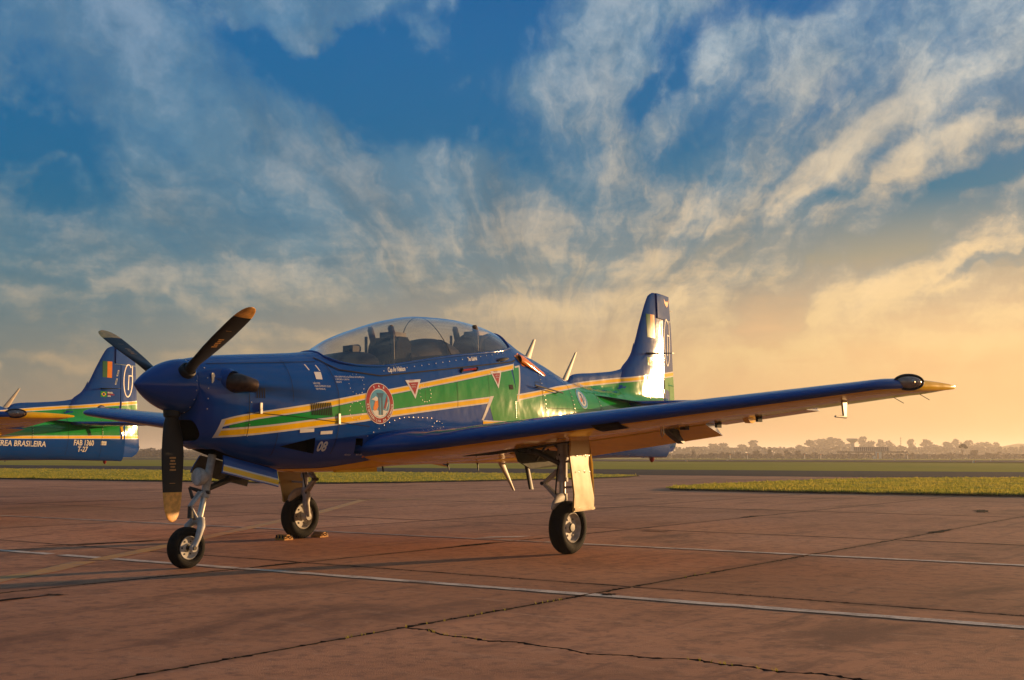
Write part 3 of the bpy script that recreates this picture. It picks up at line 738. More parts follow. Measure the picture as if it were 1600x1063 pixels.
for i,(px,yt,w) in enumerate([(100,705,34),(128,706,30),(160,704,34),(190,702,30),(212,699,34),(236,698,36),(258,700,34),(280,701,34),(305,703,30),(330,704,34),(352,706,30)]):
    tree(px,yt,w,440+(i*29)%40,'bush',place('hazy rounded tree',px,[(0,200,'the wood under the far tail'),(200,400,'the wood behind the propeller')]),G3,'round_tree')
# the wood behind, one misty mass
def wood(px0,px1,d0,top,seed):
    rnd=random.Random(seed); vs=[];fs=[]
    for k in range(5200):
        px=rnd.uniform(px0,px1); d=d0+rnd.uniform(0,60); x,y,z=bearing(px,d)
        hmax=1+(709-top-2.5*noise.noise(Vector((px*.05,seed,0)))-2*noise.noise(Vector((px*.21,seed,3))))/1863*d-z
        h=rnd.uniform(.05,1)*hmax; q=Matrix.Rotation(rnd.uniform(0,6.28),3,'Z')@Matrix.Rotation(rnd.uniform(0,6.28),3,'X'); s=rnd.uniform(.45,1.2); b=len(vs)
        for (u,w) in ((-1,-.7),(.9,-1),(1.1,.6),(-.5,1)):
            v=q@Vector((u*s,w*s,0)); vs.append((x+v.x,y+v.y,z+h+v.z))
        fs.append((b,b+1,b+2,b+3))
    me=bpy.data.meshes.new('distant_wood'); me.from_pydata(vs,[],fs); me.materials.append(M['leaf_tall']); return stuff(link('distant_wood',me))
wood(1000,1640,690,699.5,1); wood(60,380,650,703.5,2)
def scrub(px0,px1,d0,top,seed):
    rnd=random.Random(seed); vs=[];fs=[]
    for k in range(5000):
        px=rnd.uniform(px0,px1); d=d0+rnd.uniform(0,45); x,y,z=bearing(px,d)
        hmax=max(.3,1+(709-top-2.5*noise.noise(Vector((px*.09,seed,0))))/1863*d-z)
        h=rnd.uniform(.0,1)*hmax; q=Matrix.Rotation(rnd.uniform(0,6.28),3,'Z')@Matrix.Rotation(rnd.uniform(0,6.28),3,'X'); s=rnd.uniform(.15,.5); b=len(vs)
        for (u,w) in ((-1,-.7),(.9,-1),(1.1,.6),(-.5,1)):
            v=q@Vector((u*s,w*s,0)); vs.append((x+v.x,y+v.y,z+h+v.z))
        fs.append((b,b+1,b+2,b+3))
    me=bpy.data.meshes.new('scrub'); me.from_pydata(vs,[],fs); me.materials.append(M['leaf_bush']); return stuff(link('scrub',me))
scrub(1000,1640,420,709.5,4); scrub(60,400,430,709,5)
# low far ridge at the right edge
mb=MB(); vs=[]; 
for i in range(40):
    px=1460+i*16; x,y,z=bearing(px,1150); h=(709-692+3*math.sin(i*.35))/1863*1150*min(1,max(0,(i-3)/5))
    x2,y2,_=bearing(px,1300); vs+=[(x,y,-3),(x,y,max(.0,h)),(x2,y2,-3)]
fs=[]
for i in range(39): a=3*i; fs+=[(a,a+3,a+4,a+1),(a+1,a+4,a+5,a+2)]
mb.add(vs,fs); struct(obj('hills',mb,M['farturf'],None,smooth=40))

# open shelter with flat roof and slatted parapet
M['roof']=plain('weathered_roof_edge',(.025,.022,.02),.7); M['post']=plain('grey_post',(.10,.09,.08),.7); M['palewall']=plain('pale_wall',(.62,.55,.45),.7); M['slat']=plain('pale_slat',(.42,.34,.27),.7)
x,y,z=bearing(1360,392); U=392/1863
sh=thing('shelter','open flat-roofed shelter on posts with a slatted parapet beyond the runway','shelter',(x,y,z))
sh.rotation_euler=(0,0,math.atan2(RH.y,RH.x))
top=1+3*U-z
mb=MB(); mb.box((0,0,top),(50*U,3.5,.22)); obj('roof',mb,M['roof'],sh)
for px in (-40,-17,0,20,47):
    for yy in (-2.8,2.8): mb=MB(); mb.box((px*U,yy,top/2-.15),(.16,.16,top/2-.1)); obj('post',mb,M['post'],sh)
mb=MB(); mb.box((0,1.0,top+.95),(27*U,.06,.62)); obj('parapet',mb,M['post'],sh)
for k in range(19): mb=MB(); mb.box(((-27+3*k)*U,.88,top+.95),(.10,.04,.62)); obj('slat',mb,M['slat'],sh)
mb=MB(); mb.box((0,.9,top+1.64),(27.4*U,.14,.07)); obj('rail',mb,M['slat'],sh)
def small(name,px,d,parts,label,cat,group=None):
    x,y,z=bearing(px,d); t=thing(name,label,cat,(x,y,z),math.atan2(RH.y,RH.x),group)
    for (pn,c,h,m) in parts: mb=MB(); mb.box(c,h); obj(pn,mb,M[m],t)
    return t
U=382/1863
small('kiosk',1370,384,[('wall',(0,0,1.15),(.75,.6,1.1),'palewall'),('roof',(0,0,2.32),(.85,.7,.07),'roof'),('door',(-.42,-.62,1.0),(.28,.03,.9),'orange')],'small white kiosk with orange door in front of the shelter','kiosk')
small('utility_cabinet',1363,383,[('body',(0,0,.42),(.34,.3,.40),'palewall'),('lid',(0,0,.85),(.38,.34,.03),'slat')],'low white cabinet just left of the white kiosk','cabinet')
small('parked_trailer',1437,384,[('body',(0,0,.85),(1.7,.9,.5),'well'),('axle',(0,0,.22),(.5,.8,.2),'black'),('drawbar',(-2.1,0,.4),(.5,.06,.06),'well')],'dark low trailer standing right of the shelter on the far grass','trailer')
# water tower and mast
x,y,z=bearing(1330,640); U=640/1863
wt=thing('water_tower','mushroom-shaped concrete water tower left above the shelter','water tower',(x,y,z))
H=1+24*U-z; M['towerc']=plain('tower_concrete',(.30,.26,.23),.8)
mb=MB(); mb.lathe([(0,1.3),(H*.75,1.05),(H*.82,1.2)],(0,0,0),(0,0,1),18,caps=True); obj('shaft',mb,M['towerc'],wt)
mb=MB(); mb.lathe([(H*.78,1.2),(H*.88,2.7),(H*.94,3.2),(H,3.1),(H*1.01,.2)],(0,0,0),(0,0,1),18,caps=True); obj('tank',mb,M['towerc'],wt)
x,y,z=bearing(1405,600); ms=thing('radio_mast','thin radio mast rising above the trees right of the shelter','mast',(x,y,z)); H=1+26*600/1863-z
mb=MB(); mb.tube([(0,0,0),(0,0,H)],[.18,.09],8); obj('pole',mb,M['post'],ms)
for k in range(3): mb=MB(); mb.box((0,0,H*(.7+.12*k)),(.5,.05,.05)); obj('crossarm',mb,M['post'],ms)
# runway-edge markers
def marker(px,ypx,label,two=True,group=None,sc=1.0):
    d=1857/(ypx-709); x,y,z=bearing(px,d); t=thing('runway_marker',label,'marker',(x,y,max(z,.0)),.4,group)
    s=sc*2.0/1863*d
    mb=MB(); mb.prism([(-s,0),(s,0),(.75*s,1.5*s),(-.75*s,1.5*s)],'y',-.12,.12); obj('body',mb,M['white'],t)
    mb=MB(); mb.box((s*.55,-.13,.7*s),(s*.3,.02,.5*s)); obj('panel',mb,M['orange'],t)
    return t
marker(1518,722.5,'orange and white marker box at the near runway edge, right of the lone tree',sc=1.15)
G4='small white runway edge markers'
for px,yp in [(1071,720.5),(1135,719.5),(1482,719),(112,717),(168,716.5),(1395,719),(1545,720)]: marker(px,yp,place('tiny white marker',px,[(0,400,'the runway edge below the far tail'),(1000,1200,'the runway edge under the wing'),(1200,1640,'the runway edge right of the shelter')]),group=G4,sc=.7)
G5='thin marker posts along the far runway edge'
for px in (1139,1166,1255,1280,1415):
    x,y,z=bearing(px,300); t=thing('marker_post',place('thin pale post',px,[(1100,1200,'the verge left of the big clump'),(1200,1300,'the verge before the big clump'),(1300,1640,'the verge right of the shelter')]),'post',(x,y,z),0,G5)
    mb=MB(); mb.tube([(0,0,0),(0,0,1.0)],.09,6); obj('stake',mb,M['palewall'],t); mb=MB(); mb.tube([(0,0,1.0),(0,0,1.2)],.11,6); obj('cap',mb,M['orange'],t)
for px,yp in ((12,721),(190,720.5)):
    d=1857/(yp-709); x,y,z=bearing(px,d); t=thing('edge_light','small dark light fitting in the grass, '+('at the left edge of the view' if px<50 else 'below the tail of the far aircraft'),'light',(x,y,0))
    mb=MB(); mb.lathe([(0,.16),(.05,.16),(.06,.06),(.3,.06)],(0,0,0),(0,0,1),10,caps=True); obj('base',mb,M['black'],t); mb=MB(); mb.lathe([(.3,.07),(.42,.08),(.48,.02)],(0,0,0),(0,0,1),10,caps=True); obj('lens',mb,M['darkmetal'],t)
# two long low sheds far left, roofs catching the sun
M['shedroof']=plain('pale_orange_roof',(.62,.30,.16),.6)
for px,w,lab in ((5,4.6,'long low shed with a pale orange roof at the left edge, below the far aircraft'),(41,1.8,'short low shed with a pale orange roof, right of the long shed')):
    x,y,z=bearing(px,430); t=thing('low_shed',lab,'shed',(x,y,z),math.atan2(RH.y,RH.x)); hh=.35-z
    mb=MB(); mb.box((0,0,hh/2),(w,1.5,hh/2)); obj('wall',mb,M['palewall'],t)
    mb=MB(); mb.prism([(-1.8,hh),(1.8,hh),(0,hh+.55)],'x',-w-.2,w+.2); obj('roof',mb,M['shedroof'],t)

# ------------------------------------------------------------------ morning haze
mb=MB(); mb.box((0,0,0),(1,1,1))
hz=obj('haze',mb,[],None,smooth=0); hz.scale=(1900,1900,10.6); hz.location=(0,700,6.6); hz['kind']='stuff'
hm=bpy.data.materials.new('haze_air'); hm.use_nodes=True; nt=hm.node_tree; nt.nodes.clear(); g=NG(nt)
pv=g.new('ShaderNodeVolumePrincipled'); pv.inputs['Color'].default_value=(.96,.90,.84,1); pv.inputs['Density'].default_value=HAZE; pv.inputs['Anisotropy'].default_value=.35
out=g.new('ShaderNodeOutputMaterial'); g.l.new(pv.outputs[0],out.inputs['Volume']); hz.data.materials.append(hm)
# ------------------------------------------------------------------ the near aircraft
A=thing('trainer_aircraft','nearest blue, green and yellow propeller trainer parked whole across the apron','aircraft',(0,0,0),0,'trainer aircraft in a row')
def cyl(n0,n1,k): return [n0+(n1-n0)*i/(k-1) for i in range(k)]
SILL=[(2.03,1.945),(2.157,1.892),(2.37,1.871),(2.63,1.879),(3.125,1.949),(3.78,2.053),(4.39,2.131),(4.92,2.205),(5.10,2.25)]
CA,CB=2.03,5.10
def sec_pt(a,th,off=0.0):
    """point of the section at aft distance a; th from -90 (belly) over 0 (widest, port) to 90 (top)"""
    top,bot,w,zm,nu,nl=sect(a); c,s=math.cos(th),math.sin(th)
    if s>=0: x=w*abs(c)**(2/nu); z=zm+(top-zm)*abs(s)**(2/nu)
    else: x=w*abs(c)**(2/nl); z=zm-(zm-bot)*abs(s)**(2/nl)
    return x,z
def sill_th(a):
    top,bot,w,zm,nu,nl=sect(a)
    zs=interp(SILL,a,1) if CA<=a<=CB else zm+.62*(top-zm)
    return math.asin(min(1,max(0,(zs-zm)/(top-zm)))**(nu/2))
def norm_at(a,z,S,e=.012):
    dwa=(S(a+e,z)-S(a-e,z))/(2*e); dwz=(S(a,z+e)-S(a,z-e))/(2*e)
    n=Vector((1,-max(-3,min(3,dwa)),-max(-3,min(3,dwz)))); return n.normalized()
NL,NU=44,22
def ring(a,kind):
    ts=sill_th(a); r=[]
    for i in range(NL+1):                       # from port sill down round the belly to starboard sill
        u=i/NL
        th=ts-(ts+math.pi/2)*(u*2) if u<=.5 else -math.pi/2+(ts+math.pi/2)*((u-.5)*2)
        x,z=sec_pt(a,th); r.append(Vector((x if u<=.5 else -x,a,z)))
    if kind=='closed':
        for i in range(1,NU):
            th=ts+(math.pi-2*ts)*(i/NU); x,z=sec_pt(a,th if th<=math.pi/2 else math.pi-th); r.append(Vector((-x if th<=math.pi/2 else x,a,z)))
    else:
        xs,zs=sec_pt(a,ts); d=max(.015,min(.62,.62*max(0,(a-2.62)/.12)) if a<4.9 else .62*max(0.02,(5.10-a)/.2))
        for i in range(1,NU):
            u=i/NU
            if u<.1: x,z=xs-.012,zs-.004
            elif u<.18: x,z=xs-.022,zs-d*.35
            elif u<.26: x,z=xs-.04,zs-d*.75
            elif u<=.74: x,z=(xs-.07)*(1-2*(u-.26)/.48),zs-d
            elif u<.82: x,z=-(xs-.04),zs-d*.75
            elif u<.9: x,z=-(xs-.022),zs-d*.35
            else: x,z=-(xs-.012),zs-.004
            r.append(Vector((-x,a,z)))
    return r
def fuselage():
    mb=MB(); rings=[]; kinds=[]
    aa=sorted(set([.5,.51,.52,.535,.55,.575,.6,.65]+[round(.7+.06*i,3) for i in range(22)]))
    aa=[a for a in aa if a<CA-.01]
    for a in aa: rings.append(ring(a,'closed')); kinds.append('c')
    rings.append(ring(CA-.002,'closed')); kinds.append('c')
    a=CA
    for k in range(64): a=CA+(CB-CA)*k/63; rings.append(ring(a,'open')); kinds.append('o')
    rings.append(ring(CB+.002,'closed')); kinds.append('c')
    a=CB+.06
    while a<9.40: rings.append(ring(a,'closed')); kinds.append('c'); a+=.07
    rings.append(ring(9.40,'closed')); kinds.append('c')
    n=len(rings[0]); vs=[v for r in rings for v in r]
    mb.add(vs,[])
    for i in range(len(rings)-1):
        for j in range(n):
            p=i*n+j; q=i*n+(j+1)%n
            inner=(kinds[i]=='o' or kinds[i+1]=='o') and j>=NL
            mb.f.append((p,q,q+n,p+n)); mb.m.append(1 if inner else 0)
    mb.f.append(tuple(range(n-1,-1,-1))); mb.m.append(0); mb.f.append(tuple((len(rings)-1)*n+j for j in range(n))); mb.m.append(0)
    return mb
def cut(target,cutters):
    """hollow the cutters out of a mesh and bake the result"""
    for c in cutters:
        md=target.modifiers.new('cut','BOOLEAN'); md.operation='DIFFERENCE'; md.solver='EXACT'; md.object=c
    dg=bpy.context.evaluated_depsgraph_get(); me=bpy.data.meshes.new_from_object(target.evaluated_get(dg),depsgraph=dg)
    old=target.data; target.modifiers.clear(); target.data=me; me.name=old.name
    me.polygons.foreach_set('use_smooth',[True]*len(me.polygons)); me.set_sharp_from_angle(angle=R(32))
    for c in cutters: bpy.data.objects.remove(c)
fus=obj('fuselage',fuselage(),[M['blue'],M['cockpit'],M['hole']],A,smooth=32)
def cutter(mb):
    mb.m=[2]*len(mb.f); return obj('cutter',mb,[M['blue'],M['cockpit'],M['hole']],None,smooth=0)
def rrect(w,h,r,n=6):
    out=[]
    for cx,cy,a0 in ((w-r,h-r,0),(-w+r,h-r,90),(-w+r,-h+r,180),(w-r,-h+r,270)):
        for k in range(n+1): a=R(a0+90*k/n); out.append((cx+r*math.cos(a),cy+r*math.sin(a)))
    return out
c1=MB(); rr_=rrect(.185,.092,.085); c1.loft([[(x*1.0,.40,1.205+z) for x,z in rr_],[(x,.62,1.205+z) for x,z in rr_],[(x*.85,.98,1.22+z*.8) for x,z in rr_]])
c2=MB()   # flush inlet low on the side
pl=[(1.36,1.066,.33),(1.78,1.005,.25),(1.745,1.148,.25)]
c2.add([(.60,1.33,1.066),(.60,1.79,.998),(.60,1.75,1.152),(.325,1.36,1.066),(.27,1.79,1.0),(.27,1.75,1.15)],[(0,1,2),(5,4,3),(0,3,4,1),(1,4,5,2),(2,5,3,0)])
c3=MB(); c3.prism([(2.285,1.150),(2.385,1.150),(2.425,1.0),(2.325,1.0)],'x',.28,.6)      # boarding step
c4=MB(); c4.box((0,1.02,.92),(.15,.42,.12))                                              # nose wheel well
cut(fus,[cutter(c) for c in (c1,c2,c3,c4)])

# conforming print on the skin -------------------------------------------------
def on_skin(a,z,off,S): 
    n=norm_at(a,z,S); w=S(a,z); return Vector((w,a,z))+n*off
def decal(name,polys,mt,off=.002,S=side_w,maxe=.05,parent=None,label=None,root=None):
    """polys: list of (points (aft,height), material index)"""
    bm=bmesh.new()
    for poly,mi in polys:
        vs=[bm.verts.new((p[0],p[1],0)) for p in poly]
        try: f=bm.faces.new(vs); f.material_index=mi
        except ValueError: pass
    bmesh.ops.triangulate(bm,faces=[f for f in bm.faces if len(f.verts)>4])
    for _ in range(7):
        es=[e for e in bm.edges if e.calc_length()>maxe]
        if not es: break
        bmesh.ops.subdivide_edges(bm,edges=es,cuts=1); bmesh.ops.triangulate(bm,faces=[f for f in bm.faces if len(f.verts)>4])
    for v in bm.verts: v.co=on_skin(v.co.x,v.co.y,off,S)
    me=bpy.data.meshes.new(name); bm.to_mesh(me); bm.free()
    for m in (mt if isinstance(mt,list) else [mt]): me.materials.append(m)
    me.polygons.foreach_set('use_smooth',[True]*len(me.polygons))
    o=link(name,me,parent or A)
    return o
def band(top,bot,i0,i1):
    """polygons between fraction i0 and i1 of the way from the top edge to the bottom edge"""
    def res(pts,n=60):
        out=[]; L=[0]
        for p,q in zip(pts[:-1],pts[1:]): L.append(L[-1]+math.hypot(q[0]-p[0],q[1]-p[1]))
        for k in range(n+1):
            t=L[-1]*k/n; i=0
            while i<len(L)-2 and L[i+1]<t: i+=1
            u=(t-L[i])/(L[i+1]-L[i]); out.append((pts[i][0]+(pts[i+1][0]-pts[i][0])*u,pts[i][1]+(pts[i+1][1]-pts[i][1])*u))
        return out
    T,B=res(top),res(bot); f=lambda p,q,k:(p[0]+(q[0]-p[0])*k,p[1]+(q[1]-p[1])*k)
    return [([f(T[k],B[k],i0),f(T[k],B[k],i1),f(T[k+1],B[k+1],i1),f(T[k+1],B[k+1],i0)],0) for k in range(len(T)-1)]
UT=[(.715,1.299),(.82,1.33),(1.05,1.373),(1.32,1.415),(1.62,1.46),(1.99,1.524),(2.39,1.596),(2.77,1.657),(3.21,1.733),(3.8,1.839),(4.45,1.954),(5.05,2.055)]
UB=[(.70,1.228),(.84,1.263),(1.05,1.307),(1.32,1.348),(1.62,1.391),(1.98,1.456),(2.38,1.532),(2.77,1.598),(3.2,1.672),(3.79,1.772),(4.43,1.883),(5.01,1.984)]
LT=[(.70,1.215),(.84,1.229),(1.06,1.247),(1.33,1.277),(1.62,1.313),(1.98,1.355),(2.38,1.399),(2.8,1.449),(3.25,1.503),(3.79,1.566),(4.45,1.641)]
LB=[(.675,1.139),(.87,1.15),(1.08,1.169),(1.34,1.199),(1.63,1.233),(1.99,1.272),(2.38,1.317),(2.8,1.375),(3.25,1.43),(3.79,1.493),(4.41,1.563)]
LOWT=[(4.30,1.373),(5.2,1.37),(6.82,1.405),(7.8,1.435),(8.66,1.465),(9.27,1.48)]
LOWB=[(4.30,1.315),(5.2,1.31),(6.82,1.343),(7.8,1.37),(8.66,1.394),(9.27,1.406)]
AT=[(4.995,1.689),(5.48,1.755),(6.02,1.837),(6.84,1.925),(7.24,1.975),(7.65,2.02),(7.91,2.048),(8.27,2.080),(8.72,2.130),(9.27,2.195)]
AB=[(4.985,1.613),(5.46,1.685),(5.97,1.762),(6.5,1.828),(7.23,1.902),(7.64,1.945),(7.9,1.972),(8.26,2.005),(8.71,2.052),(9.27,2.115)]
for T_,B_ in ((UT,UB),(LT,LB)):
    decal('white_border',band(T_,B_,0,1),M['white'],.0016); decal('yellow_stripe',band(T_,B_,.20,.80),M['yellow'],.0026)
decal('white_border',[([(.715,1.30),(.673,1.138),(.715,1.145),(.75,1.29)],0)],M['white'],.0030)
# green flash: between the two bands, widening aft and running to the tail
def lerp_tab(pts,a): return interp([(p[0],p[1]) for p in pts],a,1)
gp=[]
aa=[.80+.1*i for i in range(37)]
for a0,a1 in zip(aa[:-1],aa[1:]):
    u0=max(lerp_tab(UB,a0)-.004,lerp_tab(LT,a0)+.004); u1=max(lerp_tab(UB,a1)-.004,lerp_tab(LT,a1)+.004)
    gp.append(([(a0,lerp_tab(LT,a0)+.003),(a1,lerp_tab(LT,a1)+.003),(a1,u1),(a0,u0)],0))
decal('green_stripe',gp,M['green'],.0020)
decal('white_border',[([(4.27,1.373),(4.31,1.373),(4.52,1.652),(4.45,1.645)],0)],M['white'],.0032)
gp=[]
aa=[4.40+.05*i for i in range(98)]
for a0,a1 in zip(aa[:-1],aa[1:]):
    def up(a): return lerp_tab(UB,a) if a<4.99 else (1.984+(2.03-1.984)*(a-4.99)/.17 if a<5.16 and False else lerp_tab(AB,a))
    def lo(a): return 1.385+max(0,(4.48-a))*3.3 if a<4.48 else lerp_tab(LOWT,a)
    gp.append(([(a0,lo(a0)),(a1,lo(a1)),(a1,up(min(a1,9.27))),(a0,up(a0))],0))
decal('green_stripe',gp,M['green'],.0014)
decal('green_stripe',[([(4.985,1.60),(4.985,2.0),(5.0,2.03),(5.145,2.03),(4.999,1.615)],0)],M['green'],.0020)
decal('white_border',[([(4.985,1.605),(5.02,1.605),(5.175,2.045),(5.05,2.022),(5.05,2.005),(5.14,2.02)],0)],M['white'],.0030)
decal('white_border',[([(5.05,2.06),(5.005,1.975),(4.99,1.98),(5.03,2.05)],0)],M['white'],.0032)
for T_,B_ in ((AT,AB),(LOWT,LOWB)):
    decal('white_border',band(T_,B_,0,1),M['white'],.0020); decal('yellow_stripe',band(T_,B_,.22,.78),M['yellow'],.0030)
# yellow belly under the wing centre section
YB=[(1.28,.835),(1.6,.858),(1.95,.862),(2.35,.900),(2.8,.965),(3.1,1.02),(3.6,1.06),(4.6,1.05),(5.4,.985),(6.2,.955)]
rings=[]
for k in range(70):
    a=1.28+(6.2-1.28)*k/69; top,bot,w,zm,nu,nl=sect(a); zy=max(interp(YB,a,1),bot+.002)
    th=math.asin(min(1,((zm-zy)/(zm-bot)))**(nl/2)); r=[]
    for i in range(25):
        t=-th-(math.pi-2*th)*i/24; x,z=sec_pt(a,t if t>=-math.pi/2 else -math.pi-t)
        x=x if t>=-math.pi/2 else -x; dx,dz=x/w,(z-zm); L=math.hypot(dx,dz) or 1; r.append((x+dx/L*.0025,a,z+dz/L*.003))
    rings.append(r)
mb=MB(); mb.loft(rings,caps=False,closed=False); obj('belly_panel',mb,M['yellow'],A,smooth=60)

# lettering ---------------------------------------------------------------------
def text_mesh(body,size,shear=0.0,spacing=1.0,bold=0.0):
    cu=bpy.data.curves.new('lettering','FONT'); cu.body=body; cu.size=size; cu.shear=shear; cu.space_character=spacing; cu.offset=bold; cu.resolution_u=3
    ob=bpy.data.objects.new('lettering',cu); COL.objects.link(ob)
    dg=bpy.context.evaluated_depsgraph_get(); me=bpy.data.meshes.new_from_object(ob.evaluated_get(dg),depsgraph=dg)
    bpy.data.objects.remove(ob); return me
def lettering(body,a,z,size,mt=None,rot=0.0,shear=0,off=.0036,S=side_w,narrow=1.0,bold=0.0,parent=None,name='lettering'):
    me=text_mesh(body,size,shear,1.0,bold); c,s=math.cos(rot),math.sin(rot)
    bm=bmesh.new(); bm.from_mesh(me)
    es=[e for e in bm.edges if e.calc_length()>.06]
    if es: bmesh.ops.subdivide_edges(bm,edges=es,cuts=2)
    for v in bm.verts:
        x,y=v.co.x*narrow,v.co.y; v.co=on_skin(a+c*x-s*y,z+s*x+c*y,off,S)
    bm.to_mesh(me); bm.free(); me.materials.clear(); me.materials.append(mt or M['letter']); me.name=name
    return link(name,me,parent or A)
lettering('08',1.80,1.028,.125,bold=.004,shear=.12,narrow=.95)
lettering('FAB 1360',8.08,1.252,.155,narrow=.82,bold=.004); lettering('T-27',8.20,1.125,.145,narrow=.88,bold=.004)
lettering('FORÇA AÉREA BRASILEIRA',5.72,1.205,.150,narrow=.96,bold=.003)
lettering('Cap Av Nielson',2.76,1.826,.068,rot=.11,shear=.35,narrow=.62,bold=.002); lettering('Ten Gabriel',4.12,2.026,.060,rot=.125,shear=.35,narrow=.62,bold=.002)
for k,t in enumerate(('NÃO PISE','USAR SOMENTE ÓLEO','VER MANUAL')): lettering(t,1.72+.01*k,1.655-.026*k,.024,rot=.03,narrow=.85)
for k,t in enumerate(('PARA ABRIR PUXE A ALAVANCA DE EMERGÊNCIA','E EMPURRE A CAPOTA','RESGATE')): lettering(t,2.02,1.735-.026*k,.022,rot=.03,narrow=.78)
lettering('TOMADA',2.45,1.105,.022); lettering('NÃO OBSTRUIR',2.36,.985,.02); lettering('PISE AQUI',2.2,.985,.02)
decal('yellow_badge',[([(2.455,1.055),(2.545,1.075),(2.525,1.03),(2.505,1.0),(2.49,.96),(2.465,.965),(2.48,1.01)],0)],M['orange'],.003)
decal('white_square',[([(1.775,1.775),(1.860,1.78),(1.850,1.706),(1.772,1.706)],0)],M['letter'],.003)
for a in (1.70,1.83): decal('white_tick',[([(a,1.845),(a+.014,1.848),(a+.032,1.79),(a+.018,1.79)],0)],M['letter'],.003)
decal('white_placard',[([(1.545,1.226),(1.715,1.239),(1.719,1.206),(1.55,1.194)],0)],M['letter'],.0045); decal('white_placard',[([(1.80,1.212),(1.95,1.221),(1.952,1.190),(1.803,1.182)],0)],M['letter'],.0045)
decal('data_plate',[([(8.77,1.346),(8.91,1.348),(8.91,1.268),(8.77,1.268)],0)],M['letter'],.003); lettering('P-27',8.785,1.285,.05,M['darkletter'],off=.005)
# ejection-seat warning triangles
for (a0,a1,z0,a2,z2) in ((3.0,3.245,1.765,3.135,1.568),(4.505,4.735,1.943,4.625,1.742)):
    decal('warning_triangle',[([(a0,z0-.01),(a1,z0+.012),(a2,z2)],0)],M['letter'],.0042)
    cx,cz=(a0+a1+a2)/3,(2*z0+z2)/3; f=lambda a,z,k=.66:(cx+(a-cx)*k,cz+(z-cz)*k-.004)
    decal('warning_triangle',[([f(a0,z0-.01),f(a1,z0+.012),f(a2,z2)],0)],M['red'],.0052)
    lettering('PERIGO',a0+.062,z0-.018,.024,M['red'],rot=.06,off=.006); lettering('ASSENTO',a0+.085,z0-.058,.018,rot=.06,off=.0065); lettering('EJETÁVEL',a0+.085,z0-.082,.017,rot=.06,off=.0065)
# squadron roundel on the nose side
def disc(cx,cz,r0,r1,n=40,k=1.0):
    out=[]
    for i in range(n):
        t0,t1=2*math.pi*i/n,2*math.pi*(i+1)/n
        q=[(cx+r1*math.cos(t0)*k,cz+r1*math.sin(t0)),(cx+r1*math.cos(t1)*k,cz+r1*math.sin(t1))]
        if r0>0: out.append((q+[(cx+r0*math.cos(t1)*k,cz+r0*math.sin(t1)),(cx+r0*math.cos(t0)*k,cz+r0*math.sin(t0))],0))
        else: out.append((q+[(cx,cz)],0))
    return out
def on_arc(body,cx,cz,r,t0,t1,size,top=True,mt=None,off=.008,parent=None):
    n=len(body)
    for i,ch in enumerate(body):
        if ch==' ': continue
        t=t0+(t1-t0)*i/max(1,n-1)
        rot=t-math.pi/2 if top else t+math.pi/2
        w=size*.32; 
        a=cx+r*math.cos(t)-w*math.cos(rot); z=cz+r*math.sin(t)-w*math.sin(rot)
        lettering(ch,a,z,size,mt,rot=rot,off=off,bold=.001,parent=parent)
def roundel(cx,cz,s,pale=False):
    e=decal('emblem',disc(cx,cz,0,.205*s),M['letter'],.0045,maxe=.08)
    W=lambda pts:[(cx+x*s,cz+y*s) for x,y in pts]
    rd=M['red'] if not pale else M['skyblue']
    decal('emblem_ring',disc(cx,cz,.150*s,.198*s),rd,.0055,parent=e)
    decal('emblem_field',disc(cx,cz,0,.141*s),M['skyblue'] if not pale else M['letter'],.0055,parent=e)
    decal('emblem_cloud',[(W([(-.115,-.075),(-.07,-.062),(-.02,-.075),(.03,-.06),(.08,-.072),(.118,-.07),(.07,-.12),(0,-.14),(-.07,-.122)]),0)],M['letter'],.0062,parent=e)
    decal('emblem_column',[(W([(-.022,-.115),(.045,-.115),(.04,.06),(.062,.105),(-.045,.105),(-.022,.06)]),0)],M['slate'],.0066,parent=e)
    decal('emblem_column',[(W([(-.004,-.115),(.012,-.115),(.010,.06),(-.003,.06)]),0)],M['skyblue'],.0072,parent=e)
    decal('emblem_bird',[(W([(-.028,.05),(-.06,.045),(-.10,-.05),(-.085,-.075),(-.05,-.07),(-.025,-.03)]),0)],M['orange'],.0070,parent=e)
    decal('emblem_bird',[(W([(-.03,.055),(-.055,.07),(-.085,.055),(-.125,.035),(-.09,.03),(-.06,.02),(-.03,.03)]),0)],M['letter'],.0078,parent=e)
    decal('emblem_jet',[(W([(.055,-.05),(.075,-.05),(.115,.045),(.108,.08),(.095,.06)]),0)],rd,.0070,parent=e); decal('emblem_jet',[(W([(.075,-.07),(.088,-.06),(.122,.01),(.118,.03)]),0)],M['letter'],.0074,parent=e)
    if not pale:
        on_arc('F A B',cx,cz,.161*s,R(113),R(67),.036*s,True,parent=e)
        on_arc('ESQUADRILHA DA FUMAÇA',cx,cz,.188*s,R(186),R(356),.034*s,False,parent=e)
roundel(2.587,1.501,1.0); roundel(6.62,1.70,.62,True)

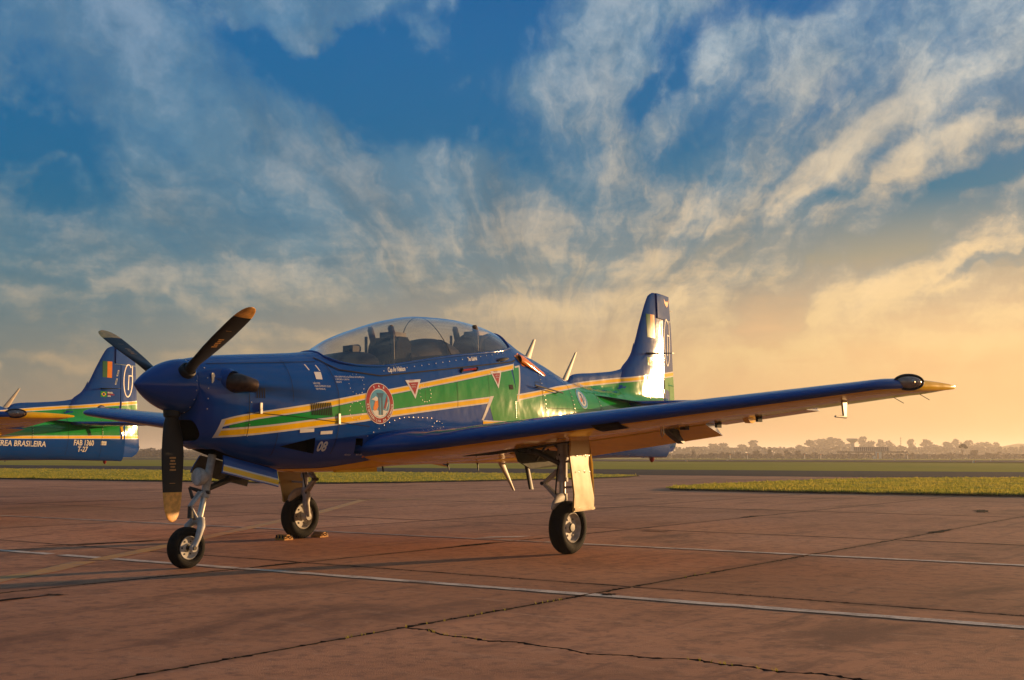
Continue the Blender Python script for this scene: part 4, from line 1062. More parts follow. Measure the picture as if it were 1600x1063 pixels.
# thin gaps between skin panels, louvres, fasteners ------------------------------
def seam(pts,w=.007,name='panel_seam',mt=None,off=.0060):
    polys=[]
    P=[]
    for p,q in zip(pts[:-1],pts[1:]):
        k=max(1,int(math.hypot(q[0]-p[0],q[1]-p[1])/.06)); P+=[(p[0]+(q[0]-p[0])*i/k,p[1]+(q[1]-p[1])*i/k) for i in range(k)]
    P.append(pts[-1])
    for i in range(len(P)-1):
        dx,dz=P[i+1][0]-P[i][0],P[i+1][1]-P[i][1]; L=math.hypot(dx,dz) or 1; nx,nz=-dz/L*w/2,dx/L*w/2
        polys.append(([(P[i][0]+nx,P[i][1]+nz),(P[i+1][0]+nx,P[i+1][1]+nz),(P[i+1][0]-nx,P[i+1][1]-nz),(P[i][0]-nx,P[i][1]-nz)],0))
    return decal(name,polys,mt or M['seam'],off,maxe=.2)
seam([(1.885,1.925),(2.0,1.855),(2.112,1.812),(2.64,1.781),(3.74,1.916),(5.03,2.077),(5.10,2.10)],.013)
seam([(.95,1.37),(1.45,1.345),(2.05,1.30),(2.45,1.27)],.006); seam([(1.97,1.86),(2.02,1.6),(2.03,1.30),(2.0,1.0)],.006); seam([(1.86,1.97),(1.90,1.90)],.006)
seam([(.96,1.68),(.97,1.45),(.985,1.15)],.006); seam([(3.86,1.78),(3.84,1.5)],.005); seam([(5.62,2.1),(5.60,1.9),(5.55,1.5)],.006); seam([(6.35,1.95),(6.33,1.7),(6.31,1.4)],.006)
seam([(.62,1.79),(1.2,1.83),(1.86,1.88)],.005); seam([(1.46,1.93),(1.46,1.70),(1.455,1.48)],.005); seam([(1.30,1.19),(1.31,1.0),(1.30,.90)],.005); seam([(2.7,1.60),(2.68,1.25)],.004); seam([(3.3,1.66),(3.3,1.52)],.004); seam([(4.45,1.90),(4.44,1.66)],.004); seam([(5.56,1.55),(7.9,1.58)],.004); seam([(6.0,2.02),(6.35,1.97),(6.9,1.86)],.004)
seam([(7.1,1.9),(7.09,1.6),(7.08,1.2)],.006); seam([(7.95,1.98),(7.94,1.5),(7.93,1.05)],.006); seam([(8.8,2.0),(8.79,1.5),(8.78,1.02)],.006); seam([(5.45,1.86),(5.56,1.86),(5.56,1.79),(5.47,1.79),(5.45,1.86)],.005)
for k in range(4): decal('louvre',[([(1.045+.027*k,1.592),(1.058+.027*k,1.592),(1.056+.027*k,1.50),(1.043+.027*k,1.50)],0)],M['hole'],.004)
for k in range(12): decal('louvre',[([(1.655+.0225*k,1.475+.001*k),(1.666+.0225*k,1.475+.001*k),(1.685+.0225*k,1.362),(1.674+.0225*k,1.362)],0)],M['hole'],.0052)
decal('vent_grille',[([(4.845,1.795),(4.925,1.800),(4.93,1.745),(4.85,1.74)],0)],M['hole'],.0052)
for a,z in ((1.09,1.40),(2.02,1.325)):
    mb=MB(); 
    for (da,dz,h) in ((0,.03,.028),(.004,-.02,.02)):
        p=on_skin(a+da,z+dz,.006,side_w); mb.box(p,(.008,.013,h))
    obj('latch',mb,M['alu'],A)
p=on_skin(.62,1.66,.004,side_w); mb=MB(); mb.box(p,(.006,.013,.045)); mb.box(p+Vector((.004,0,.02)),(.005,.018,.01)); obj('latch',mb,M['alu'],A)
rows=[[(4.95,1.60-.02*k) for k in range(10)],[(5.62+.0*k,1.95-.05*k) for k in range(10)],[(6.34,1.92-.05*k) for k in range(10)],[(7.10,1.88-.05*k) for k in range(10)],[(8.80,1.95-.05*k) for k in range(14)],
      [(2.70+.12*k,1.835+.0185*k) for k in range(19)],[(.575,1.75-.09*k) for k in range(5)],[(.99,1.66-.1*k) for k in range(6)]]
mb=MB()
for rw in rows:
    for a,z in rw: p=on_skin(a,z,.0045,side_w); n=norm_at(a,z,side_w); mb.lathe([(0,.0065),(.0025,.005),(.003,.0005)],p,n,7)
for (a,z,r_) in ((3.5,1.24,.105),(2.28,1.68,.10),(3.3,1.63,.09),(2.25,1.42,.09)):
    for k in range(14): t=2*math.pi*k/14; aa_,zz=a+r_*math.cos(t),z+r_*math.sin(t); p=on_skin(aa_,zz,.0055,side_w); mb.lathe([(0,.0045),(.002,.003),(.0025,.0005)],p,norm_at(aa_,zz,side_w),7)
for k in range(14):
    t=k/13; aa_,zz=2.44+.95*t,1.175+.20*math.sin(min(1,t*1.6)*math.pi/2); p=on_skin(aa_,zz,.0035,side_w); mb.lathe([(0,.006),(.002,.0045),(.003,.0005)],p,norm_at(aa_,zz,side_w),7)
stuff(obj('screw_heads',mb,M['alu'],A))

# canopy ------------------------------------------------------------------------
mb=MB(); rings=[]
for k in range(60):
    a=CA+(CB-CA)*k/59; ts=sill_th(a); r=[]
    for i in range(33):
        th=ts+(math.pi-2*ts)*i/32; x,z=sec_pt(a,th if th<=math.pi/2 else math.pi-th); r.append((x if th<=math.pi/2 else -x,a,z))
    rings.append(r)
mb.loft(rings,caps=False,closed=False); can=obj('canopy',mb,M['canopy'],A,smooth=80)
def hoop(a,r,mt,name,lift=.0,tilt=0,parent=None,k0=0,k1=32):
    pts=[]
    ts=sill_th(a)
    for i in range(k0,k1+1):
        th=ts+(math.pi-2*ts)*i/32; aa_=a+tilt*(math.sin(th)-.8); x,z=sec_pt(aa_,th if th<=math.pi/2 else math.pi-th); pts.append((x if th<=math.pi/2 else -x,aa_,z+lift))
    mb=MB(); mb.tube(pts,r,8); return obj(name,mb,mt,parent or A,smooth=80)
hoop(CA+.006,.010,M['blue'],'canopy_frame'); hoop(CB-.004,.016,M['blue'],'canopy_frame',0.002)
hoop(3.78,.0045,M['seam'],'canopy_cord',-.006,tilt=-.35,parent=can)
for sx in (1,-1):
    pts=[]
    for k in range(50):
        a=CA+(CB-CA)*k/49; x,z=sec_pt(a,sill_th(a)); pts.append((sx*(x+.004),a,z+.002))
    mb=MB(); mb.tube(pts,.013,8,flat=.7); obj('canopy_rail',mb,M['blue'],A,smooth=80)
# pulled-open handles on the rail
p=on_skin(4.80,2.085,.012,side_w); mb=MB(); mb.tube([p+Vector((0,-.10,-.02)),p+Vector((.014,-.03,-.004)),p+Vector((.014,.06,.012)),p+Vector((0,.12,.02))],[.012,.02,.016,.008],8); obj('canopy_handle',mb,M['black'],A)
p=on_skin(4.10,1.925,.006,side_w); mb=MB(); mb.tube([p+Vector((0,-.12,-.012)),p+Vector((.004,.12,.02))],.014,8); obj('rescue_handle',mb,M['red'],A); mb=MB(); mb.tube([p+Vector((.002,-.15,-.03)),p+Vector((.004,-.12,.0))],.018,8); obj('handle_socket',mb,M['hole'],A); mb=MB(); mb.tube([p+Vector((.002,.12,.0)),p+Vector((.004,.15,.03))],.016,8); obj('handle_socket',mb,M['hole'],A)

# cockpit -----------------------------------------------------------------------
def coaming(a0,a1,z0,z1,w,name,n=12):
    mb=MB(); rings=[]
    for k in range(n):
        t=k/(n-1); a=a0+(a1-a0)*t; zt=z0+(z1-z0)*math.sin(t*math.pi/2); r=[]
        zs=sec_pt(a,sill_th(a))[1]-.05
        for i in range(15): th=math.pi*i/14; r.append((w*math.cos(th),a,zs+(max(.02,zt-zs))*math.sin(th)**.7))
        rings.append(r)
    mb.loft(rings,caps=True,closed=False); o=obj(name,mb,M['cockpit'],A,smooth=50); return o
coaming(2.12,2.78,1.95,2.055,.30,'instrument_hood')
mb=MB(); mb.box((0,2.66,2.075),(.07,.05,.035)); mb.tube([(0,2.60,2.07),(0,2.76,2.085)],[.04,.05],10); obj('gunsight',mb,M['black'],A)
def seat(a,zt,name='ejection_seat'):
    s=obj(name,MB().prism([(a-.30,zt-.80),(a-.30,zt-.62),(a-.02,zt-.66),(a+.02,zt-.12),(a+.07,zt-.03),(a+.20,zt-.03),(a+.26,zt-.10),(a+.26,zt-.80)],'x',-.20,.20),M['seat'],A,smooth=30)
    mb=MB(); mb.loft([[(x,a-.035+yy,zt-.26+z) for x,z in rrect(.155,.14,.05)] for yy in (0,.05,.10)]); obj('headrest',mb,M['seat'],s)
    for sx in (1,-1):
        mb=MB(); mb.tube([(sx*.145,a+.06,zt-.16),(sx*.145,a+.03,zt-.05),(sx*.145,a-.01,zt+.055),(sx*.145,a-.015,zt+.085)],[.026,.036,.034,.022],9); obj('face_guard',mb,M['strap'],s)
        mb=MB(); mb.tube([(sx*.09,a-.055,zt-.30),(sx*.10,a-.07,zt-.45),(sx*.13,a-.06,zt-.68)],.022,6,flat=.3); obj('harness',mb,M['strap'],s)
        mb=MB(); mb.tube([(sx*.19,a-.03,zt-.02),(sx*.20,a+.0,zt-.75)],.016,8); obj('guide_rail',mb,M['darkmetal'],s)
    mb=MB(); mb.box((.06,a+.12,zt-.01),(.10,.10,.03)); obj('drogue_box',mb,M['darkmetal'],s)
    return s
seat(3.12,2.27)
coaming(3.36,3.95,2.16,2.285,.24,'rear_instrument_hood'); 
mb=MB(); mb.loft([[(x,3.95+.0,2.0+z*1.0) for x,z in rrect(.27,.27,.16)],[(x,4.12,1.97+z*.95) for x,z in rrect(.28,.26,.16)],[(x,4.30,1.88+z*.8) for x,z in rrect(.29,.26,.14)]]); obj('instrument_panel',mb,M['cockpit'],A)
lettering_off=None
seat(4.58,2.40)
mb=MB(); mb.loft([[(x,4.68,2.06+z) for x,z in rrect(.22,.345,.16)],[(x,4.80,2.05+z) for x,z in rrect(.25,.38,.18)],[(x,4.95,2.03+z) for x,z in rrect(.25,.37,.18)],[(x,5.07,2.0+z) for x,z in rrect(.24,.32,.16)]]); obj('rear_seat_cover',mb,M['seat'],A)

# spinner, propeller, exhaust ----------------------------------------------------
HZ=1.59
prof=[(t*.5,.244*(1-(1-t)**1.85)**.9) for t in [0,.004,.015,.03,.06]+[.1+.05*k for k in range(19)]]+[(.503,.240)]
mb=MB(); mb.lathe(prof,(0,0,HZ),(0,1,0),56); obj('spinner',mb,M['blue'],A,smooth=60)
mb=MB(); mb.lathe([(.497,.236),(.515,.232),(.515,.0)],(0,0,HZ),(0,1,0),40); obj('spinner_backplate',mb,M['hole'],A)
mb=MB()
for k in range(18): t=2*math.pi*k/18; mb.lathe([(0,.007),(.003,.004)],(.2445*math.sin(t),.475,HZ+.2445*math.cos(t)),(math.sin(t),0,math.cos(t)),6)
stuff(obj('screw_heads',mb,M['alu'],A))
BL=[(.20,.052,.050,0),(.27,.056,.046,0),(.34,.078,.030,2),(.45,.100,.022,5),(.60,.112,.016,10),(.75,.112,.012,14),(.90,.106,.0095,17),(.925,.105,.009,17.5),(.96,.103,.0085,18),(1.0,.100,.008,19),(1.04,.095,.0075,19.5),(1.08,.088,.007,20),(1.13,.070,.006,21),(1.16,.050,.005,21),(1.175,.028,.004,21),(1.18,.006,.003,21)]
def blade(th,tip):
    """half chord, half thickness, twist; feathered so the chord lies nearly fore and aft"""
    u=Vector((math.sin(th),0,math.cos(th))); v=Vector((0,1,0)); w=u.cross(v); rings=[]; nose=[]
    for r,c,t,tw in BL:
        b=R(6-tw*.9+8); e1=v*math.cos(b)+w*math.sin(b); e2=-v*math.sin(b)+w*math.cos(b)
        o=Vector((0,.40,HZ))+u*r
        rings.append([o+e1*(c*math.cos(2*math.pi*j/20)+(.01 if r>.4 else 0))+e2*t*math.sin(2*math.pi*j/20)*(1 if r<.3 else (1-.3*math.cos(2*math.pi*j/20))) for j in range(20)])
    mb=MB(); n=20; vs=[q for rg in rings for q in rg]; mb.add(vs,[])
    for i in range(len(rings)-1):
        for j in range(n): p=i*n+j; q=i*n+(j+1)%n; mb.f.append((p,q,q+n,p+n)); mb.m.append(1 if BL[i][0]>=tip else 0)
    mb.f.append(tuple((len(rings)-1)*n+j for j in range(n))); mb.m.append(1); mb.f.append(tuple(range(n-1,-1,-1))); mb.m.append(0)
    o=obj('propeller_blade',mb,[M['black'],M['bladeyellow']],A,smooth=60)
    mb=MB(); mb.lathe([(.185,.075),(.262,.072),(.275,.060)],(0,.40,HZ),u,20); obj('root_collar',mb,M['black'],o)
    # maker's print and the small orange tick, on both faces
    b=R(6-9*.9+8); 
    for r0,r1,hw in ((.62,.74,.035),(.845,.850,.03)):
        for sgn in (1,-1):
            mb=MB(); bb=R(6-10*.9+8) if r0<.8 else R(6-16*.9+8); e1=v*math.cos(bb)+w*math.sin(bb); e2=(-v*math.sin(bb)+w*math.cos(bb))*sgn; tt=.0185 if r0<.8 else .0125
            if r0<.8:
                for q in range(5):
                    rr0=r0+q*.026; o_=Vector((0,.40,HZ)); k_=.9-.25*(q%2)
                    mb.add([o_+u*rr0+e1*(-hw*k_)+e2*tt,o_+u*(rr0+.015)+e1*(-hw*k_)+e2*tt,o_+u*(rr0+.015)+e1*hw*k_+e2*tt,o_+u*rr0+e1*hw*k_+e2*tt],[(0,1,2,3)])
            else:
                o_=Vector((0,.40,HZ)); mb.add([o_+u*r0+e1*(-hw)+e2*tt,o_+u*r1+e1*(-hw)+e2*tt,o_+u*r1+e1*hw+e2*tt,o_+u*r0+e1*hw+e2*tt],[(0,1,2,3)])
            obj('blade_print',mb,M['bladetext'],o,smooth=0)
for th,tip in ((58,1.04),(-62,1.0),(178,.925)): blade(R(th),tip)
for sx in (1,-1):
    path=[(sx*.20,.80,1.628),(sx*.305,.815,1.628),(sx*.37,.855,1.624),(sx*.405,.91,1.616),(sx*.415,.985,1.604)]
    rad=[.086,.090,.084,.070,.060]; mb=MB(); mb.tube(path,rad,20,caps=False); mb.tube(path[::-1],[r-.006 for r in rad[::-1]],20,caps=False)
    ex=obj('exhaust_stub',mb,M['exhaust'],A,smooth=60)
    mb=MB(); mb.tube([(sx*.20,.80,1.640),(sx*.285,.812,1.640),(sx*.315,.818,1.636)],[.130,.118,.100],22,caps=False); obj('exhaust_fairing',mb,M['blue'],A,smooth=60)
    mb=MB(); mb.lathe([(-.05,.005),(-.03,.022),(0,.03),(.05,.022),(.09,.003)],(sx*.275,.70,1.66),(0,1,0),12); obj('blister',mb,M['blue'],A,smooth=60)

# fin, dorsal fillet, rudder, tailplane -------------------------------------------
def fin_ring(z,x0,x1,n=16):
    le=interp(FIN_LE,z,1); te=interp(FIN_TE,z,1); c=te-le; pts=[]
    xs=[x0+(x1-x0)*(.5-.5*math.cos(math.pi*i/n)) for i in range(n+1)]
    for x in xs: pts.append((max(fin_w(le+c*min(max(x,1e-4),.9999),z),.0015),le+c*x,z))
    return pts+[(-p[0],p[1],p[2]) for p in reversed(pts)]
def hinge(z): return 9.30-.02*(z-1.5)
def fin_part(zs,lo,hi):
    rings=[]
    for z in zs:
        le=interp(FIN_LE,z,1); te=interp(FIN_TE,z,1); rings.append(fin_ring(z,max(0,(lo(z)-le)/(te-le)),min(1,(hi(z)-le)/(te-le))))
    return rings
front=lambda z:-9.0
mb=MB(); mb.loft(fin_part([1.70+.09*k for k in range(15)]+[2.99],front,lambda z:hinge(z)-.006)); mb.loft(fin_part([2.9901,3.08,3.17,3.25,3.31,3.345,3.362,3.369],front,lambda z:9.105)); fin=obj('fin',mb,M['finblue'],A,smooth=40)
rud=[]
zr=[1.03,1.1,1.2,1.4,1.6,1.8,2.0,2.2,2.4,2.6,2.8,2.95,2.985]
rings=[]
for z in zr:
    h=hinge(z)+.004; te=interp(FIN_TE,z,1); w0=max(fin_w(h,z),body_w(min(h,9.41),z) if z<1.86 else 0,.012); r=[]
    for i in range(13):
        t=i/12; a=h+(te-h)*t; w=w0*(1-t)**.9+.004*(1-t)+.002
        if i==0: w*=.9
        r.append((w,a,z))
    rings.append(r+[(-p[0],p[1],p[2]) for p in reversed(r)])
mb=MB(); mb.loft(rings); mb.loft(fin_part([3.0,3.08,3.17,3.25,3.31,3.345,3.362,3.369],lambda z:9.125,lambda z:99))
rudder=obj('rudder',mb,M['finblue'],A,smooth=40)
RUD=R(6.0)
def swing(o):   # small rudder angle about the hinge, trailing edge to starboard
    pv=Vector((0,9.30,0)); o.data.transform(Matrix.Translation(pv)@Matrix.Rotation(RUD,4,'Z')@Matrix.Translation(-pv))
def rud_w(a,z):
    if z>2.985: return fin_w(a,z)
    h=hinge(z)+.004; te=interp(FIN_TE,z,1); w0=max(fin_w(h,z),body_w(min(h,9.41),z) if z<1.86 else 0,.012)
    t=min(1,max(0,(a-h)/(te-h))); return w0*(1-t)**.9+.004*(1-t)+.002
S=rud_w
b=[]
b.append(decal('white_border',band([(9.31,2.195),(9.77,2.245)],[(9.31,2.115),(9.78,2.165)],0,1),M['white'],.002,S,parent=rudder)); b.append(decal('yellow_stripe',band([(9.31,2.195),(9.77,2.245)],[(9.31,2.115),(9.78,2.165)],.22,.78),M['yellow'],.003,S,parent=rudder))
b.append(decal('green_stripe',[([(9.305,2.115),(9.305,1.48),(9.845,1.50),(9.78,2.165)],0)],M['green'],.0014,S,parent=rudder))
b.append(decal('white_border',band([(9.30,1.48),(9.85,1.50)],[(9.30,1.406),(9.855,1.425)],0,1),M['white'],.002,S,parent=rudder)); b.append(decal('yellow_stripe',band([(9.30,1.48),(9.85,1.50)],[(9.30,1.406),(9.855,1.425)],.22,.78),M['yellow'],.003,S,parent=rudder))
def stroke(pts,w,mt,off,S,name,parent):
    polys=[]
    for i in range(len(pts)-1):
        (x0,y0),(x1,y1)=pts[i],pts[i+1]; L=math.hypot(x1-x0,y1-y0); ex,ey=(x1-x0)/L,(y1-y0)/L; nx,ny=-ey*w/2,ex*w/2; e=w*.35
        polys.append(([(x0-ex*e+nx,y0-ey*e+ny),(x1+ex*e+nx,y1+ey*e+ny),(x1+ex*e-nx,y1+ey*e-ny),(x0-ex*e-nx,y0-ey*e-ny)],0))
    return decal(name,polys,mt,off,S,parent=parent)
# the big outlined code on the rudder
cx,cz=9.485,2.66
ov=[(cx+.125*math.cos(t),cz+.335*math.sin(t)) for t in [R(55+ (402-55)*k/34) for k in range(35)]]
ov=[(9.595,2.995)]+[(9.597,2.77),(9.585,2.75),(9.50,2.75),(9.50,2.49)]
b.append(stroke([(cx+.13*math.cos(R(t)),cz+.345*math.sin(R(t))) for t in range(58,386,8)],.026,M['letter'],.004,S,'outlined_code',rudder))
b.append(stroke([(9.60,2.98),(9.603,2.77),(9.50,2.77),(9.495,2.47)],.024,M['letter'],.0044,S,'outlined_code',rudder))
b.append(decal('wing_badge',[([(9.40,3.315),(9.43,3.245),(9.50,3.205),(9.53,3.20),(9.555,3.21),(9.60,3.255),(9.62,3.33),(9.57,3.285),(9.53,3.275),(9.515,3.30),(9.50,3.275),(9.45,3.285)],0)],M['orange'],.003,S,parent=rudder))
b.append(decal('trim_tab',[([(9.52,2.06),(9.79,2.06),(9.82,1.62),(9.56,1.62)],0)],M['green'],.004,S,parent=rudder))
mb=MB(); mb.tube([(.03,9.50,2.02),(.012,9.76,2.02)],[.014,.006],8); b.append(obj('tab_actuator',mb,M['green'],rudder))
mb=MB(); mb.tube([(0,9.69,3.16),(0,9.78,3.155)],.004,6); b.append(obj('static_wick',mb,M['black'],rudder))
mb=MB(); mb.lathe([(0,.001),(.02,.022),(.05,.03),(.07,.02),(.075,.002)],(0,9.83,1.25),(0,1,0),12); b.append(obj('tail_light',mb,M['lens'],rudder))
swing(rudder)
for o in b: swing(o)
# dorsal fillet
rings=[]
for k in range(26):
    a=6.73+(8.50-6.73)*k/25; zt=interp(DORSAL,a,1); r=[]
    for i in range(12):
        z=zt-(zt-1.72)*(i/11)**1.6; r.append((max(dorsal_w(a,z),.0012),a,z))
    rings.append(r+[(-p[0],p[1],p[2]) for p in reversed(r)])
mb=MB(); mb.loft(rings); obj('dorsal_fillet',mb,M['blue'],A,smooth=50)
# print on the fin
decal('green_flag',[([(8.815,3.035),(8.93,3.035),(8.93,2.69),(8.815,2.69)],0)],M['flaggreen'],.003,fin_w,parent=fin); decal('orange_flag',[([(8.93,3.035),(9.045,3.035),(9.045,2.69),(8.93,2.69)],0)],M['orange'],.003,fin_w,parent=fin)
for (a,z) in ((9.19,2.81),(9.155,2.63)):
    decal('rescue_placard',[([(a-.03,z-.075),(a+.005,z-.075),(a+.04,z+.055),(a+.005,z+.055)],0)],M['letter'],.003,fin_w,parent=fin); decal('rescue_placard',[([(a-.018,z-.06),(a+.002,z-.06),(a+.028,z+.04),(a+.008,z+.04)],0)],M['slate'],.004,fin_w,parent=fin)
decal('national_flag',[([(8.775,2.395),(8.925,2.395),(8.925,2.275),(8.775,2.275)],0)],M['green'],.003,fin_w,parent=fin); decal('national_flag',[([(8.79,2.335),(8.85,2.383),(8.91,2.335),(8.85,2.287)],0)],M['yellow'],.004,fin_w,parent=fin); decal('national_flag',disc(8.85,2.335,0,.027,14),M['blue'],.005,fin_w,parent=fin)
for k,t in enumerate(('BRASIL','FUMAÇA','AFA  ')): lettering(t,8.945,2.360-.036*k,.042,M['letter'] if k!=1 else M['red'],S=fin_w,off=.004,narrow=1.05,bold=.002,parent=fin)
for sx in (1,-1):   # swept navigation aerial standing off the fin
    mb=MB(); rings=[]
    for t in [k/8 for k in range(9)]:
        p=sx*(.05+.30*t); c=.26*(1-.72*t); a0=8.74+.26*t
        rings.append([(p,a0+c*(.5-.5*math.cos(2*math.pi*j/14)),2.455+.012*(1-.6*t)*math.sin(2*math.pi*j/14)) for j in range(14)])
    mb.loft(rings); obj('fin_aerial',mb,M['darkmetal'],A)
TZ=1.69
for sx in (1,-1):
    rings=[]
    for p,le,te,t in ((.10,7.98,9.32,.055),(.30,8.02,9.32,.055),(1.2,8.28,9.30,.046),(2.15,8.53,9.27,.036),(2.27,8.60,9.26,.028),(2.33,8.74,9.22,.010)):
        c=te-le; r=[]
        for i in range(24):
            x=.5+.5*math.cos(2*math.pi*i/24); up=1 if i<12 else -1
            r.append((sx*p,le+c*x,TZ+up*t*1.9*(2.969*math.sqrt(x)-1.26*x-3.516*x*x+2.843*x**3-1.036*x**4)*.55))
        rings.append(r)
    mb=MB(); mb.loft(rings); tp=obj('tailplane',mb,M['blue'],A,smooth=40)
    mb=MB(); mb.prism([(9.02,TZ-.035),(9.08,TZ-.035),(9.10,TZ-.16),(9.06,TZ-.16)],'x',sx*.42,sx*.45); obj('elevator_hinge',mb,M['yellow'],tp)
    mb=MB(); rings=[]
    for k in range(8):
        u=k/7; a_=7.10+1.15*u; zc=1.768-.075*u; w=.30+.02*u; xi=max(.0,side_w(a_,zc)-.03); xo=xi+.03+.21*u**.7
        rings.append([(sx*xi,a_,zc-.012*u-.003),(sx*xo,a_,zc-.001),(sx*xo,a_,zc+.001),(sx*xi,a_,zc+.012*u+.003)])
    mb.loft(rings); obj('strake',mb,M['blue'],A,smooth=30)
# aerials, scoop, rod, beacon -------------------------------------------------------
def mast(p0,p1,c0,c1,t,mt,name):
    mb=MB(); rings=[]
    for k in range(6):
        u=k/5; o=Vector(p0).lerp(Vector(p1),u); c=c0+(c1-c0)*u; rings.append([(o.x+t*(1-.4*u)*math.sin(2*math.pi*j/14),o.y+c*.5*math.cos(2*math.pi*j/14),o.z) for j in range(14)])
    mb.loft(rings); return obj(name,mb,mt,A,smooth=50)
M['aerial']=plain('cream_aerial',(.34,.27,.19),.5)
mast((0,5.83,2.17),(0,5.995,2.435),.15,.06,.018,M['aerial'],'spine_aerial'); mast((0,6.70,1.96),(0,6.965,2.34),.14,.045,.016,M['aerial'],'spine_aerial')
mast((0,5.26,.93),(0,5.55,.555),.14,.035,.02,M['aerial'],'belly_aerial'); mast((0,5.80,.93),(0,5.925,.56),.075,.10,.022,M['black'],'belly_aerial')
for a,h in ((1.98,.07),(3.1,.06),(4.2,.05),(4.75,.07),(2.55,.05)): mb=MB(); mb.tube([(.05,a,.90),(.05,a+.02,.87-h)],[.012,.006],7); obj('drain_pipe',mb,M['black'],A)
mb=MB(); mb.box((.12,2.62,.84),(.02,.30,.025)); obj('belly_strake',mb,M['yellow'],A)
mb=MB(); rings=[]
for a,h,w in ((5.22,.045,.05),(5.30,.055,.055),(5.5,.04,.05),(5.75,.012,.035),(5.82,.002,.02)):
    zc=2.125-.26*(a-5.22); r=[]
    for j in range(12):
        th=2*math.pi*j/12; z=zc+w*math.sin(th); x=body_w(a,max(1.9,z)); n=norm_at(a,z,body_w); q=Vector((x,a,z))+n*(h*(.5+.5*math.cos(th))*1.0-.004); r.append(q)
    rings.append(r)
mb.loft(rings); sc=obj('air_scoop',mb,M['orange'],A,smooth=50)
mb=MB(); n=norm_at(5.23,2.12,body_w); mb.lathe([(0,.038),(.002,.0)],Vector((body_w(5.22,2.125)+.012,5.215,2.122)),(0,-1,0),14); obj('scoop_mouth',mb,M['hole'],sc)
decal('orange_border',[([(5.13,2.155),(5.28,2.205),(5.34,2.08),(5.80,2.005),(5.83,1.955),(5.40,2.04),(5.25,2.04)],0)],M['orange'],.003)
mb=MB(); mb.tube([on_skin(5.35,1.803,.05,side_w),on_skin(6.02,1.735,.05,side_w)],.009,8)
for a,z in ((5.45,1.793),(5.92,1.745)): mb.tube([on_skin(a,z,-.01,side_w),on_skin(a,z,.05,side_w)],.006,6)
obj('rod_aerial',mb,M['black'],A)
mb=MB(); mb.lathe([(0,.035),(.03,.035),(.06,.02),(.07,.002)],(0,9.0,.945),(0,0,-1),12); obj('beacon',mb,M['red'],A)

# wings ---------------------------------------------------------------------------
WS=[(.30,2.38,5.72,1.045,.36),(.40,2.40,5.66,1.06,.36),(.48,2.45,5.52,1.07,.345),(.58,2.58,5.30,1.085,.325),(.72,2.74,5.08,1.098,.305),(.95,2.83,4.93,1.118,.290)]
def wstat(p):
    if p<.95: return tuple(interp(WS,p,k) for k in (1,2,3,4))
    le=2.77+.068*p; te=5.07-.153*p; z=1.025+.0975*p; t=.290+(.122-.290)*(p-.95)/(5.5-.95)
    if p>5.22:
        u=(p-5.22)/.355; le+=1.30*u**2.2; te=te+(4.45-te)*min(1,u*1.05)**.8; t*=math.sqrt(max(0,1-u**2.2))*.95+.05; z+=.012*u
    return le,te,z,t
XU=[0,.0025,.008,.018,.035,.06,.10,.16,.24,.33,.43,.53,.63,.70,.745]
def foil(p,x,side):
    le,te,zc,t=wstat(p); c=te-le
    yt=5*(t)*(.2969*math.sqrt(x)-.126*x-.3516*x*x+.2843*x**3-.1036*x**4)
    m=.018*c; yc=m/.16*(.8*x-x*x) if x<.4 else m/.36*(.2+.8*x-x*x)
    y=yc+side*yt; inc=R(1.2)
    return (p,le+c*x,zc+y-c*x*math.sin(inc))
def wing_ring(p,xr):
    xs=XU[:14]+[.70+(xr-.70)*k/5 for k in range(1,6)]
    return [foil(p,x,1) for x in reversed(xs)]+[foil(p,x,-1) for x in xs[1:]]
def rear_ring(p,x0,n=9):
    xs=[x0+(1-x0)*k/n for k in range(n+1)]
    return [foil(p,x,1) for x in reversed(xs)]+[foil(p,x0-.012,0)]+[foil(p,x,-1) for x in xs]
def mirror(r,sx): return [(sx*v[0],v[1],v[2]) for v in r]
def rotate_about(ring,pv,ang):
    out=[]
    for v in ring: y,z=v[1]-pv[1],v[2]-pv[2]; out.append((v[0],pv[1]+y*math.cos(ang)+z*math.sin(ang),pv[2]-y*math.sin(ang)+z*math.cos(ang)))
    return out
AIL=4.36
M['lampback']=plain('lamp_reflector',(.30,.24,.21),.5,var=.3)
